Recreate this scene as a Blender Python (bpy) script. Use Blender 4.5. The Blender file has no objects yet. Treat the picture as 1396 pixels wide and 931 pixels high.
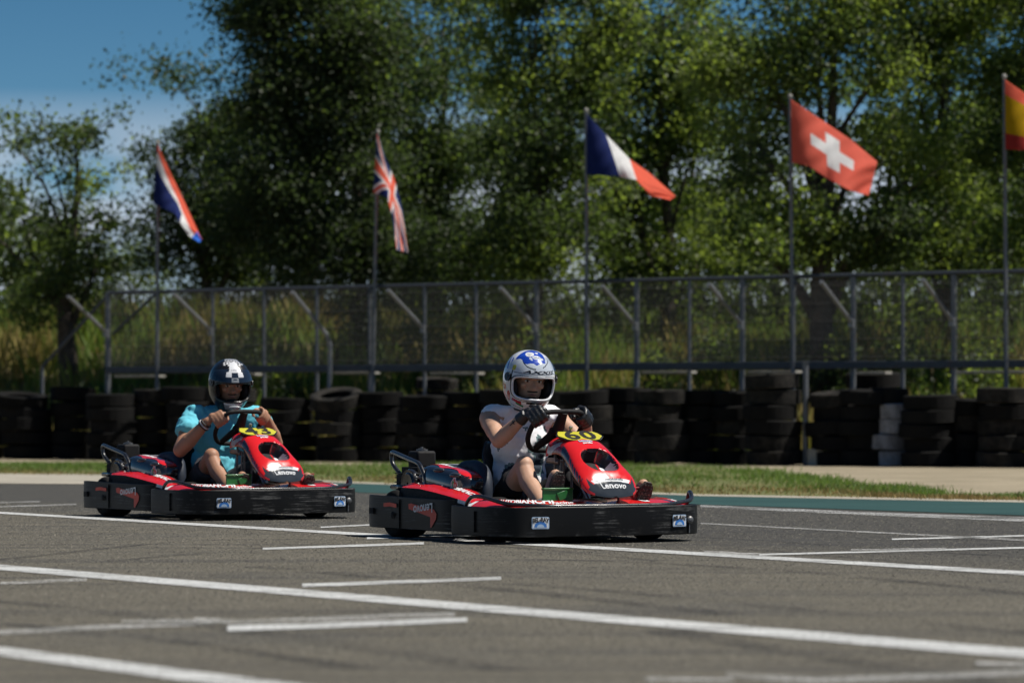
import bpy, bmesh, math, random
import numpy as np
from mathutils import Vector, Matrix, noise as mnoise

random.seed(7)
RNG = np.random.default_rng(11)
R = math.radians
SC = bpy.context.scene
COL = SC.collection

# ------------------------------------------------------------------ camera, sky, sun, exposure
F, HZ, CH = 5060.0, 560.0, 0.75          # focal length in photo pixels, horizon row, camera height in metres
cam = bpy.data.cameras.new('camera')
cam.sensor_width = 36.0
cam.lens = 36.0 * F / 1396.0
cam.shift_y = (HZ - 465.5) / 1396.0
cam.clip_start, cam.clip_end = 0.5, 6000
cam_ob = bpy.data.objects.new('camera', cam)
COL.objects.link(cam_ob)
cam_ob.location = (0, 0, CH)
cam_ob.rotation_euler = (R(90), 0, 0)
cam.dof.use_dof = True
cam.dof.focus_distance = 22.6
cam.dof.aperture_fstop = cam.lens / 1000 / 0.042
cam.dof.aperture_blades = 9
SC.camera = cam_ob

SUN_DIR = Vector((0.50, -0.03, 0.86)).normalized()     # towards the sun: high and to the right
sun_el = math.asin(SUN_DIR.z)
sun_az = math.atan2(SUN_DIR.x, SUN_DIR.y)
W = bpy.data.worlds.new('World')
SC.world = W
W.use_nodes = True
wn, wl = W.node_tree.nodes, W.node_tree.links
wn.clear()
wo = wn.new('ShaderNodeOutputWorld'); bg = wn.new('ShaderNodeBackground')
sky = wn.new('ShaderNodeTexSky')
sky.sky_type = 'NISHITA'; sky.sun_disc = False
sky.sun_elevation = sun_el; sky.sun_rotation = sun_az
sky.altitude = 2500; sky.air_density = 1.0; sky.dust_density = 0.1; sky.ozone_density = 3.0
tc = wn.new('ShaderNodeTexCoord'); sep = wn.new('ShaderNodeSeparateXYZ')
mp = wn.new('ShaderNodeMapping'); mp.inputs['Scale'].default_value = (9, 9, 26)
nz = wn.new('ShaderNodeTexNoise'); nz.inputs['Scale'].default_value = 1.6; nz.inputs['Detail'].default_value = 5
mr = wn.new('ShaderNodeMapRange'); mr.inputs['From Min'].default_value = 0.086; mr.inputs['From Max'].default_value = 0.060
rampn = wn.new('ShaderNodeMapRange'); rampn.inputs['From Min'].default_value = 0.27; rampn.inputs['From Max'].default_value = 0.47
mul = wn.new('ShaderNodeMath'); mul.operation = 'MULTIPLY'
mixc = wn.new('ShaderNodeMix'); mixc.data_type = 'RGBA'
tint = wn.new('ShaderNodeMix'); tint.data_type = 'RGBA'; tint.blend_type = 'MULTIPLY'
tint.inputs['Factor'].default_value = 1.0
deep = wn.new('ShaderNodeMix'); deep.data_type = 'RGBA'         # the tint deepens quickly above the horizon
dr = wn.new('ShaderNodeMapRange'); dr.inputs['From Min'].default_value = 0.05; dr.inputs['From Max'].default_value = 0.125
wl.new(sep.outputs['Z'], dr.inputs['Value']); wl.new(dr.outputs[0], deep.inputs['Factor'])
deep.inputs[6].default_value = (0.28, 0.43, 0.50, 1); deep.inputs[7].default_value = (0.17, 0.33, 0.40, 1)
wl.new(deep.outputs[2], tint.inputs[7])
wl.new(tc.outputs['Generated'], mp.inputs['Vector']); wl.new(mp.outputs[0], nz.inputs['Vector'])
wl.new(tc.outputs['Generated'], sep.inputs[0]); wl.new(sep.outputs['Z'], mr.inputs['Value'])
wl.new(nz.outputs['Fac'], rampn.inputs['Value'])
wl.new(mr.outputs[0], mul.inputs[0]); wl.new(rampn.outputs[0], mul.inputs[1])
wl.new(mul.outputs[0], mixc.inputs['Factor'])
wl.new(sky.outputs[0], tint.inputs[6]); wl.new(tint.outputs[2], mixc.inputs[6])
mixc.inputs[7].default_value = (4.0, 4.5, 5.2, 1)
wl.new(mixc.outputs[2], bg.inputs['Color']); bg.inputs['Strength'].default_value = 0.095
wl.new(bg.outputs[0], wo.inputs['Surface'])

sl = bpy.data.lights.new('sun', 'SUN'); sl.energy = 4.3; sl.angle = R(0.53); sl.color = (1.0, 0.95, 0.87)
so = bpy.data.objects.new('sun', sl); COL.objects.link(so)
so.rotation_euler = SUN_DIR.to_track_quat('Z', 'Y').to_euler(); so.location = (20, 10, 40)
SC.view_settings.view_transform = 'Standard'; SC.view_settings.look = 'None'
SC.view_settings.exposure = 0.5; SC.view_settings.gamma = 1.0
SC.render.engine = 'CYCLES'
SC.cycles.max_bounces = 10; SC.cycles.diffuse_bounces = 6; SC.cycles.transmission_bounces = 8; SC.cycles.transparent_max_bounces = 12
SC.cycles.use_denoising = True

# ------------------------------------------------------------------ helpers
def G(px, py, z=0.0):                     # photo pixel -> point of the ground plane
    D = F * (CH - z) / (py - HZ)
    return Vector(((px - 698) / F * D, D, z))
def P(px, py, D):
    return Vector(((px - 698) / F * D, D, CH + (HZ - py) / F * D))

def tag(o, label=None, cat=None, group=None, kind=None):
    if label: o['label'] = label
    if cat: o['category'] = cat
    if group: o['group'] = group
    if kind: o['kind'] = kind
    return o
def empty(name, loc=(0, 0, 0), rz=0):
    o = bpy.data.objects.new(name, None); COL.objects.link(o)
    o.location = loc; o.rotation_euler = (0, 0, rz); o.empty_display_size = 0.2
    return o
def link_mesh(name, me, parent=None):
    o = bpy.data.objects.new(name, me); COL.objects.link(o)
    if parent: o.parent = parent
    return o
def copy_tree(o, parent=None):
    c = o.copy(); COL.objects.link(c)
    if parent: c.parent = parent
    for ch in list(o.children): copy_tree(ch, c)
    return c

class MB:
    def __init__(s): s.v, s.f, s.m = [], [], []
    def add(s, vs, fs, m=0):
        b = len(s.v); s.v += [tuple(p) for p in vs]
        for k, f in enumerate(fs):
            s.f.append([b + i for i in f]); s.m.append(m[k] if isinstance(m, (list, tuple)) else m)
        return s
    def box(s, c, d, m=0, rot=None):
        c = Vector(c); q = []
        for x in (-.5, .5):
            for y in (-.5, .5):
                for z in (-.5, .5):
                    p = Vector((x*d[0], y*d[1], z*d[2]))
                    q.append(c + (rot @ p if rot else p))
        return s.add(q, [(0,1,3,2),(4,6,7,5),(0,4,5,1),(2,3,7,6),(0,2,6,4),(1,5,7,3)], m)
    def tube(s, pts, r, n=8, m=0, closed=False):
        pts = [Vector(p) for p in pts]; N = len(pts)
        rs = r if isinstance(r, (list, tuple)) else [r]*N
        up = None; q = []
        for i in range(N):
            a = pts[(i-1) % N] if (closed or i > 0) else pts[i]
            b = pts[(i+1) % N] if (closed or i < N-1) else pts[i]
            t = (b - a).normalized()
            if up is None: up = t.orthogonal().normalized()
            up = (up - t*up.dot(t))
            if up.length < 1e-6: up = t.orthogonal()
            up.normalize(); w = t.cross(up)
            for k in range(n):
                an = 2*math.pi*k/n
                q.append(pts[i] + (up*math.cos(an) + w*math.sin(an))*rs[i])
        fs = []
        for i in range(N if closed else N-1):
            j = (i+1) % N
            for k in range(n):
                l = (k+1) % n
                fs.append((i*n+k, i*n+l, j*n+l, j*n+k))
        if not closed:
            fs.append(tuple(range(n-1, -1, -1))); fs.append(tuple((N-1)*n+k for k in range(n)))
        return s.add(q, fs, m)
    def capsule(s, a, b, ra, rb, m=0, n=14):
        a, b = Vector(a), Vector(b); t = (b-a); L = t.length; t = t/L if L > 1e-9 else Vector((0,0,1))
        pts, rs = [], []
        for k in range(5):
            an = math.pi/2*(k/4.6); pts.append(a - t*ra*math.cos(an)); rs.append(max(ra*math.sin(an), ra*.05))
        for k in range(5):
            an = math.pi/2*((4-k)/4.6); pts.append(b + t*rb*math.cos(an)); rs.append(max(rb*math.sin(an), rb*.05))
        return s.tube(pts, rs, n, m)
    def ell(s, c, r, rot=None, m=0, nu=20, nv=12):
        c = Vector(c); q = []; fs = []
        for j in range(nv+1):
            th = math.pi*min(max(j/nv, .004), .996)
            for i in range(nu):
                ph = 2*math.pi*i/nu
                p = Vector((r[0]*math.sin(th)*math.cos(ph), r[1]*math.sin(th)*math.sin(ph), r[2]*math.cos(th)))
                q.append(c + (rot @ p if rot else p))
        for j in range(nv):
            for i in range(nu):
                k = (i+1) % nu
                fs.append((j*nu+i, (j+1)*nu+i, (j+1)*nu+k, j*nu+k))
        fs.append(tuple(range(nu))); fs.append(tuple(nv*nu + nu-1-i for i in range(nu)))
        return s.add(q, fs, m)
    def grid(s, fn, nu, nv, mf=0, cu=False, skip=None):
        q = [fn(i/nu, j/nv) for j in range(nv+1) for i in range(nu + (0 if cu else 1))]
        W_ = nu if cu else nu+1; fs = []; ms = []
        for j in range(nv):
            for i in range(nu):
                u, v = (i+.5)/nu, (j+.5)/nv
                if skip and skip(u, v): continue
                k = (i+1) % W_
                fs.append((j*W_+i, j*W_+k, (j+1)*W_+k, (j+1)*W_+i))
                ms.append(mf(u, v) if callable(mf) else mf)
        return s.add(q, fs, ms)
    def lathe(s, prof, n=24, M=None, m=0, closed=True):
        q = []; fs = []; K = len(prof)
        for i in range(n):
            a = 2*math.pi*i/n
            for (r, z) in prof:
                p = Vector((r*math.cos(a), r*math.sin(a), z)); q.append(M @ p if M else p)
        for i in range(n):
            j = (i+1) % n
            for k in range(K if closed else K-1):
                l = (k+1) % K
                fs.append((i*K+k, j*K+k, j*K+l, i*K+l))
        return s.add(q, fs, m)
    def sweep(s, path, sect, m=0, close_sec=True, zf=None):   # path in plan (x, y), sect (outward offset, z)
        N = len(path); q = []; K = len(sect)
        for i in range(N):
            a, b = Vector(path[max(i-1, 0)]), Vector(path[min(i+1, N-1)])
            t = (b-a).normalized(); nrm = Vector((t.y, -t.x))
            for (o, z) in sect:
                p = Vector(path[i]) + nrm*o
                q.append((p.x, p.y, z if zf is None else zf(i/(N-1), z)))
        fs = []
        for i in range(N-1):
            for k in range(K if close_sec else K-1):
                l = (k+1) % K
                fs.append((i*K+k, (i+1)*K+k, (i+1)*K+l, i*K+l))
        if close_sec:
            fs.append(tuple(range(K-1, -1, -1))); fs.append(tuple((N-1)*K+k for k in range(K)))
        return s.add(q, fs, m)
    def mesh(s, name, mats, smooth=40):
        me = bpy.data.meshes.new(name); me.from_pydata(s.v, [], s.f)
        for m_ in (mats if isinstance(mats, (list, tuple)) else [mats]): me.materials.append(m_)
        me.polygons.foreach_set('material_index', s.m)
        bm = bmesh.new(); bm.from_mesh(me); bmesh.ops.recalc_face_normals(bm, faces=bm.faces); bm.to_mesh(me); bm.free()
        if smooth:
            me.shade_smooth()
            if smooth < 180: me.set_sharp_from_angle(angle=R(smooth))
        me.update()
        return me
    def build(s, name, mats, parent=None, smooth=40, bevel=0, seg=2):
        o = link_mesh(name, s.mesh(name, mats, smooth), parent)
        if bevel:
            b = o.modifiers.new('bevel', 'BEVEL'); b.width = bevel; b.segments = seg; b.limit_method = 'ANGLE'; b.angle_limit = R(35)
        return o

def bake(mb, voxel, smooth_it=4, disp=None):
    me = mb.mesh('tmp', [], 180); o = link_mesh('tmp', me)
    rm = o.modifiers.new('r', 'REMESH'); rm.mode = 'VOXEL'; rm.voxel_size = voxel; rm.use_smooth_shade = True
    if smooth_it:
        sm = o.modifiers.new('s', 'SMOOTH'); sm.factor = .5; sm.iterations = smooth_it
    if disp:
        tx = bpy.data.textures.new('folds', 'CLOUDS'); tx.noise_scale = disp[1]; tx.noise_depth = 2
        d = o.modifiers.new('d', 'DISPLACE'); d.texture = tx; d.strength = disp[0]; d.mid_level = .5; d.texture_coords = 'LOCAL'
    bpy.context.view_layer.update()
    dg = bpy.context.evaluated_depsgraph_get()
    out = bpy.data.meshes.new_from_object(o.evaluated_get(dg))
    bpy.data.objects.remove(o); bpy.data.meshes.remove(me)
    return out
def skin(name, mb, voxel, mats, parent=None, smooth_it=4, disp=None, matfn=None):
    me = bake(mb, voxel, smooth_it, disp); me.name = name
    me.materials.clear()
    for m_ in (mats if isinstance(mats, (list, tuple)) else [mats]): me.materials.append(m_)
    if matfn:
        for p in me.polygons: p.material_index = matfn(p.center)
    me.shade_smooth()
    return link_mesh(name, me, parent)

def text2d(txt, size=1.0, bold=0.0, shear=0.0, cuts=1, spacing=1.0):
    cu = bpy.data.curves.new('t', 'FONT'); cu.body = txt; cu.size = size; cu.offset = bold; cu.shear = shear
    cu.align_x = 'CENTER'; cu.align_y = 'CENTER'; cu.resolution_u = 3; cu.space_character = spacing
    o = bpy.data.objects.new('t', cu); COL.objects.link(o)
    bpy.context.view_layer.update()
    me = bpy.data.meshes.new_from_object(o.evaluated_get(bpy.context.evaluated_depsgraph_get()))
    bm = bmesh.new(); bm.from_mesh(me)
    if cuts:
        bmesh.ops.triangulate(bm, faces=bm.faces)
        bmesh.ops.subdivide_edges(bm, edges=bm.edges, cuts=cuts, use_grid_fill=True)
    vs = [(v.co.x, v.co.y) for v in bm.verts]; fs = [[v.index for v in f.verts] for f in bm.faces]
    bm.free(); bpy.data.objects.remove(o); bpy.data.meshes.remove(me)
    return vs, fs
def lettering(name, txt, size, fn, mat, parent, bold=0.0, shear=0.0, cuts=1, spacing=1.0):
    vs, fs = text2d(txt, size, bold, shear, cuts, spacing)
    mb = MB(); mb.add([fn(x, y) for x, y in vs], fs, 0)
    return mb.build(name, mat, parent, smooth=0)

def quads_object(name, V, per, mats, mi, parent=None):      # V: (n*per, 3) numpy, faces of `per` corners each
    n = len(V)//per
    me = bpy.data.meshes.new(name)
    me.vertices.add(len(V)); me.vertices.foreach_set('co', np.ascontiguousarray(V, dtype=np.float32).ravel())
    me.loops.add(n*per); me.loops.foreach_set('vertex_index', np.arange(n*per, dtype=np.int32))
    me.polygons.add(n); me.polygons.foreach_set('loop_start', np.arange(0, n*per, per, dtype=np.int32))
    me.polygons.foreach_set('material_index', mi.astype(np.int32))
    for m_ in mats: me.materials.append(m_)
    me.update(); me.validate()
    return link_mesh(name, me, parent)

# ------------------------------------------------------------------ materials
class NT:
    def __init__(s, name):
        s.m = bpy.data.materials.new(name); s.m.use_nodes = True
        s.n, s.l = s.m.node_tree.nodes, s.m.node_tree.links
        s.b = s.n['Principled BSDF']; s.out = s.n['Material Output']
    def link(s, a, b): s.l.new(a, b)
    def noise(s, scale, detail=4, sc=(1,1,1), rot=(0,0,0), coord='Object', rough=.55):
        t = s.n.new('ShaderNodeTexCoord'); mp = s.n.new('ShaderNodeMapping')
        mp.inputs['Scale'].default_value = sc; mp.inputs['Rotation'].default_value = rot
        x = s.n.new('ShaderNodeTexNoise'); x.inputs['Scale'].default_value = scale; x.inputs['Detail'].default_value = detail
        x.inputs['Roughness'].default_value = rough
        s.link(t.outputs[coord], mp.inputs[0]); s.link(mp.outputs[0], x.inputs['Vector'])
        return x.outputs['Fac']
    def rng(s, val, a, b, c=0.0, d=1.0):
        m_ = s.n.new('ShaderNodeMapRange'); s.link(val, m_.inputs['Value'])
        for k, v in zip(('From Min','From Max','To Min','To Max'), (a, b, c, d)): m_.inputs[k].default_value = v
        return m_.outputs[0]
    def math(s, op, a, b):
        m_ = s.n.new('ShaderNodeMath'); m_.operation = op
        for i, v in enumerate((a, b)):
            if isinstance(v, (int, float)): m_.inputs[i].default_value = v
            else: s.link(v, m_.inputs[i])
        return m_.outputs[0]
    def mix(s, fac, a, b, blend='MIX'):
        m_ = s.n.new('ShaderNodeMix'); m_.data_type = 'RGBA'; m_.blend_type = blend
        for i, v in ((0, fac), (6, a), (7, b)):
            if isinstance(v, (int, float)): m_.inputs[i].default_value = v
            elif isinstance(v, tuple): m_.inputs[i].default_value = (*v, 1)
            else: s.link(v, m_.inputs[i])
        return m_.outputs[2]
    def bump(s, h, strength, dist=.01):
        b = s.n.new('ShaderNodeBump'); b.inputs['Strength'].default_value = strength; b.inputs['Distance'].default_value = dist
        s.link(h, b.inputs['Height']); s.link(b.outputs[0], s.b.inputs['Normal'])
    def color(s, c):
        if isinstance(c, tuple): s.b.inputs['Base Color'].default_value = (*c, 1)
        else: s.link(c, s.b.inputs['Base Color'])
    def set(s, **k):
        for n_, v in k.items():
            key = {'rough':'Roughness','metal':'Metallic','spec':'Specular IOR Level','coat':'Coat Weight','coatr':'Coat Roughness'}[n_]
            if isinstance(v, (int, float)): s.b.inputs[key].default_value = v
            else: s.link(v, s.b.inputs[key])
        return s

def pbr(name, c, rough=.5, metal=0, var=.12, scale=30, bump=0, coat=0, spec=.5, bscale=None):
    t = NT(name)
    d = tuple(max(0, x*(1-var*2)) for x in c); e = tuple(min(1, x*(1+var*1.2)) for x in c)
    f = t.noise(scale)
    t.color(t.mix(t.rng(f, .3, .7), d, e))
    t.set(rough=t.rng(t.noise(scale*1.7), .3, .7, max(0, rough-.08), min(1, rough+.08)), metal=metal, coat=coat, spec=spec)
    if bump: t.bump(t.noise(bscale or scale*3), bump, .004)
    return t.m
def cloth_mat(name, c, trans=.35, var=.06, wr=40):
    t = NT(name); f = t.noise(wr)
    col = t.mix(t.rng(f, .3, .7), tuple(x*(1-var) for x in c), c)
    t.color(col); t.set(rough=.85, spec=.2)
    tr = t.n.new('ShaderNodeBsdfTranslucent'); mx = t.n.new('ShaderNodeMixShader'); mx.inputs[0].default_value = trans
    t.link(col, tr.inputs['Color']); t.link(t.b.outputs[0], mx.inputs[1]); t.link(tr.outputs[0], mx.inputs[2])
    t.link(mx.outputs[0], t.out.inputs['Surface'])
    return t.m
def leaf_mat(name, c, tcol, trans=.42):
    t = NT(name); f = t.noise(1.3)
    t.color(t.mix(t.rng(f, .3, .7), tuple(x*.75 for x in c), c)); t.set(rough=.55, spec=.35)
    tr = t.n.new('ShaderNodeBsdfTranslucent'); tr.inputs['Color'].default_value = (*tcol, 1)
    mx = t.n.new('ShaderNodeMixShader'); mx.inputs[0].default_value = trans
    t.link(t.b.outputs[0], mx.inputs[1]); t.link(tr.outputs[0], mx.inputs[2]); t.link(mx.outputs[0], t.out.inputs['Surface'])
    return t.m

TRK = math.atan2(-0.866, 0.5)           # the heading of the straight in plan
def asphalt_mat():
    t = NT('asphalt')
    tc_ = t.n.new('ShaderNodeTexCoord'); mp_ = t.n.new('ShaderNodeMapping'); mp_.inputs['Rotation'].default_value = (0, 0, -TRK)
    t.link(tc_.outputs['Object'], mp_.inputs[0])
    sp = t.n.new('ShaderNodeSeparateXYZ'); t.link(mp_.outputs[0], sp.inputs[0])
    # across-track coordinate: older warm asphalt near, newer grey lane beyond the long white line
    big = t.noise(.35, 3)
    yy = t.math('ADD', sp.outputs['Y'], t.rng(big, .2, .8, -.6, .6))
    lane = t.rng(yy, 9.9, 12.2)
    warm = t.mix(t.rng(t.noise(1.4, 5), .3, .7), (.071, .062, .043), (.101, .089, .064))
    grey = t.mix(t.rng(t.noise(1.1, 5), .3, .7), (.013, .013, .013), (.021, .021, .0205))
    base = t.mix(lane, warm, grey)
    grain = t.noise(95, 2, rough=.7); grain2 = t.noise(40, 3, rough=.8)
    base = t.mix(t.rng(grain, .54, .70), base, (.40, .37, .30))
    base = t.mix(t.rng(grain, .46, .31), base, (.02, .02, .019))
    base = t.mix(t.rng(grain2, .52, .34, 0, .7), base, (.030, .030, .028))
    base = t.mix(t.rng(t.noise(22, 3, rough=.8), .56, .70, 0, .55), base, (.24, .225, .185))
    base = t.mix(t.rng(t.noise(.55, 5, (1, 1, 1), rough=.65), .52, .66, 0, .45), base, (.055, .054, .050))
    # skid marks along the straight
    sk = t.noise(1.0, 3, (.10, 3.4, 1), (0, 0, -TRK), rough=.6)
    base = t.mix(t.rng(sk, .52, .66, 0, .6), base, (.035, .034, .034))
    sk2 = t.noise(1.0, 2, (.16, 9.0, 1), (0, 0, -TRK - .14))
    base = t.mix(t.rng(sk2, .60, .70, 0, .6), base, (.03, .03, .03))
    t.color(base); t.set(rough=t.rng(grain2, .3, .7, .7, .95), spec=.3)
    t.bump(t.noise(85, 3, rough=.7), .9, .006)
    return t.m
def paint_mat(name, wear, c=(.60, .61, .60), streak=(.6, 12, 1)):
    t = NT(name)
    t.color(t.mix(t.rng(t.noise(25), .3, .7), tuple(x*.72 for x in c), c)); t.set(rough=.7)
    a = t.rng(t.noise(60, 4, rough=.75), wear-.07, wear+.07)
    b = t.rng(t.noise(1.0, 4, streak, (0, 0, -TRK), rough=.7), wear-.10, wear+.10)
    al = t.math('MULTIPLY', a, b)
    t.link(al, t.b.inputs['Alpha'])
    return t.m

M = {}
M['asphalt'] = asphalt_mat()
M['paint'] = paint_mat('white_road_paint', .41)
M['paint_worn'] = paint_mat('worn_road_paint', .48, (.55, .55, .53))
def skid_mat():
    t = NT('tyre_mark'); t.color((.016, .016, .017)); t.set(rough=.7)
    a = t.rng(t.noise(18, 4, rough=.8), .40, .62, 0, .6); b_ = t.rng(t.noise(1.2, 3), .35, .6)
    t.link(t.math('MULTIPLY', a, b_), t.b.inputs['Alpha']); return t.m
M['skid'] = skid_mat()
M['paint_ragged'] = paint_mat('ragged_road_paint', .50, (.72, .73, .72), (.7, 7, 1))
def mottled(name, a, b, s1, s2, rough=.9, bump=.5, c=None):
    t = NT(name)
    col = t.mix(t.rng(t.noise(s1, 5), .35, .65), a, b)
    if c: col = t.mix(t.rng(t.noise(s2, 4, rough=.7), .55, .72), col, c)
    t.color(col); t.set(rough=rough, spec=.3); t.bump(t.noise(s2*2, 4), bump, .01)
    return t.m
M['teal'] = mottled('teal_track_paint', (.012, .046, .044), (.020, .062, .058), .8, 30, .75, .5, (.04, .085, .08))
M['concrete'] = mottled('pale_concrete', (.26, .24, .20), (.36, .33, .27), 1.2, 18, .9, .5, (.20, .18, .14))
M['gravel'] = mottled('tan_gravel', (.20, .17, .115), (.30, .255, .18), .9, 9, .95, 1, (.16, .13, .08))
M['soil'] = mottled('dry_soil', (.10, .085, .045), (.15, .12, .06), .5, 6, .95, 1, (.05, .06, .02))
M['turf'] = mottled('turf_soil', (.07, .10, .03), (.15, .13, .05), 1.5, 14, .95, 1)
M['green_grass'] = leaf_mat('green_grass', (.135, .22, .045), (.22, .34, .05), .35)
M['olive_grass'] = leaf_mat('olive_grass', (.18, .19, .06), (.24, .26, .065), .35)
M['dry_grass'] = leaf_mat('dry_grass', (.33, .24, .09), (.33, .23, .085), .3)
M['weed_green'] = leaf_mat('weed_green', (0.150, 0.225, 0.045), (0.195, 0.300, 0.038), .4)
M['weed_olive'] = leaf_mat('weed_olive', (0.208, 0.208, 0.048), (0.256, 0.256, 0.048), .4)
M['weed_dry'] = leaf_mat('weed_dry', (.36, .29, .10), (.32, .25, .08), .3)
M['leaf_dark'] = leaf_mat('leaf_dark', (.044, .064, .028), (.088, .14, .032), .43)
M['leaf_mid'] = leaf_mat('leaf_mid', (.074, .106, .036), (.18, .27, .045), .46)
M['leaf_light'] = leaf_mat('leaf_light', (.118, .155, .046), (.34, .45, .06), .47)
M['bark'] = pbr('bark', (.07, .055, .04), .9, var=.35, scale=6, bump=.8)
def steel_mat(name, c, rust):
    t = NT(name)
    col = t.mix(t.rng(t.noise(8, 4), .3, .7), tuple(x*.8 for x in c), c)
    col = t.mix(t.rng(t.noise(5, 5, rough=.7), .60, .74, 0, rust), col, (.13, .06, .03))
    t.color(col); t.set(rough=.55, metal=.35)
    return t.m
M['galv'] = steel_mat('galvanised_steel', (.15, .16, .175), .5)
M['steel_dark'] = steel_mat('blue_grey_steel', (.055, .065, .08), .4)
M['wire'] = steel_mat('fence_wire', (.085, .085, .085), .3)
M['arm'] = steel_mat('sunlit_galvanised_steel', (.22, .23, .245), .4)  # paler than galv, with the sunlight on the arms put into the colour
M['stone_pale'] = pbr('pale_chippings', (.19, .175, .14), .8)
M['stone_dark'] = pbr('dark_chippings', (.05, .048, .043), .8)
M['plank'] = mottled('pale_plank', (.22, .21, .19), (.34, .33, .30), 3, 20, .85, .5)
def rubber(name, c, dust, dustc):
    t = NT(name)
    g = t.n.new('ShaderNodeNewGeometry')
    oi = t.n.new('ShaderNodeObjectInfo')
    col = t.mix(oi.outputs['Random'], tuple(x*.7 for x in c), tuple(x*1.5 for x in c))
    col = t.mix(t.rng(t.noise(7, 5, rough=.7), .42, .68, 0, dust), col, dustc)
    t.color(col); t.set(rough=.85, spec=.15); t.bump(t.noise(60, 3), .3, .004)
    return t.m
M['tyre'] = rubber('old_tyre_rubber', (.0052, .0052, .0052), .3, (.019, .017, .0145))
M['tyre_grey'] = rubber('sun_bleached_tyre', (.010, .0098, .0092), .6, (.052, .046, .039))
M['tyre_white'] = rubber('white_painted_tyre', (.22, .22, .235), .7, (.045, .042, .04))

# ================================================================== THE SETTING
def sheet(name, pts, z, mat, kind='structure', sub=0):
    mb = MB(); mb.add([(p[0], p[1], z) for p in pts], [tuple(range(len(pts)))])
    o = link_mesh(name, mb.mesh(name, mat, 0)); o['kind'] = kind
    return o
def ribbon(name, top, bot, z, mat):
    n = len(top); mb = MB()
    mb.add([(p[0], p[1], z) for p in top] + [(p[0], p[1], z) for p in bot], [(i, i+1, n+i+1, n+i) for i in range(n-1)])
    o = link_mesh(name, mb.mesh(name, mat, 0)); o['kind'] = 'structure'
    return o
ground = sheet('ground', [(-2500, -400), (2500, -400), (2500, 4000), (-2500, 4000)], -0.012, M['soil'])

FA, FB = Vector((-6.37, 58.3)), Vector((6.95, 50.4))
FD = (FB - FA).normalized(); FN = Vector((-FD.y, FD.x))          # along the fence, and away from the track behind it
if FN.y < 0: FN = -FN
def fence_at(px, off=0.0):
    k = (px - 698)/F; a = FA + FN*off
    s = (k*a.y - a.x)/(FD.x - k*FD.y)
    q = a + FD*s
    return Vector((q.x, q.y, 0))

teal_top = [(300, 650.5), (400, 654.5), (490, 658.8), (640, 664.5), (800, 670), (955, 676), (1180, 680.5), (1396, 685), (1700, 691), (2300, 702)]
teal_bot = [(300, 652.0), (400, 660.0), (490, 671.5), (640, 676.5), (800, 682), (955, 688), (1180, 695.5), (1396, 703), (1700, 714), (2300, 736)]
ag = [G(-900, 655), G(-300, 658), G(0, 659.3), G(104, 660)] + [G(*p) for p in teal_bot[1:]]
asph = sheet('track', [(p.x, p.y) for p in ag] + [(30, 5), (30, -60), (-40, -60), (-40, 30)], 0.0, M['asphalt'])
ribbon('teal_run_off_strip', [G(*p) for p in teal_top], [G(*p) for p in teal_bot], 0.004, M['teal'])
kerb_top = [(-900, 640), (-300, 643.5), (0, 646), (110, 647), (300, 650), (400, 653.6), (490, 657.6), (640, 663.2), (800, 668.6), (955, 674.3), (1180, 678.3), (1396, 682.4), (1700, 688), (2300, 698)]
kerb_bot = [(-900, 655.2), (-300, 658.2), (0, 659.6), (110, 660.2), (300, 655), (400, 656.6), (490, 659.6), (640, 665.0), (800, 670.6), (955, 676.7), (1180, 681.2), (1396, 685.6), (1700, 691.5), (2300, 702.5)]
ribbon('concrete_edge_strip', [G(*p) for p in kerb_top], [G(*p) for p in kerb_bot], 0.006, M['concrete'])
grass_top = [(-900, 629), (-300, 631), (0, 632.5), (300, 633), (500, 634), (700, 634), (880, 634.5), (1000, 638), (1060, 644.5), (1130, 654), (1200, 664), (1300, 674), (1396, 679), (1700, 686)]
grass_bot = [(-900, 640.5), (-300, 644), (0, 646.5), (300, 650.5), (500, 658.5), (700, 665.5), (880, 671.8), (1000, 675.5), (1060, 676.5), (1130, 677.8), (1200, 679), (1300, 681), (1396, 683), (1700, 688.6)]
ribbon('turf_ground', [G(*p) for p in grass_top], [G(*p) for p in grass_bot], 0.002, M['turf'])
gp_top = [fence_at(p, 1.5) for p in (-600, 0, 700, 1396, 1900)]
gp_bot = [G(-900, 629.5), G(0, 633), G(500, 634.5), G(880, 635), G(1000, 638.5), G(1130, 655), G(1200, 664.5), G(1300, 674.5), G(1396, 679.5), G(1700, 687), G(2300, 700)]
sheet('gravel_verge', [(p.x, p.y) for p in gp_top] + [(p.x, p.y) for p in reversed(gp_bot)], -0.004, M['gravel'])

# painted lines: (upper edge points, lower edge points)
def line(up, lo, mat='paint', z=.004):
    n = 24
    def samp(pl):
        out = []
        for k in range(n+1):
            x = pl[0][0] + (pl[-1][0]-pl[0][0])*k/n
            for a, b in zip(pl, pl[1:]):
                if a[0] <= x <= b[0]+1e-6:
                    out.append(G(x, a[1] + (b[1]-a[1])*(x-a[0])/(b[0]-a[0]))); break
        return out
    a, b = samp(up), samp(lo); m_ = min(len(a), len(b))
    o = ribbon('painted_line', a[:m_], b[:m_], z, M[mat]); return o
line([(-300, 748), (0, 770.2), (690, 827.5), (1396, 885.5), (1600, 902)], [(-300, 754.5), (0, 777.5), (690, 837), (1396, 898.5), (1600, 916.5)])
line([(-300, 681), (0, 698), (500, 727.2), (955, 753.3), (1396, 779.2), (1700, 797)], [(-300, 683), (0, 700.6), (500, 730.8), (955, 757.7), (1396, 784.4), (1700, 803)])
line([(-200, 861), (0, 882.5), (340, 925.5), (600, 958)], [(-200, 870), (0, 894.5), (340, 941), (600, 977)])
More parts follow.
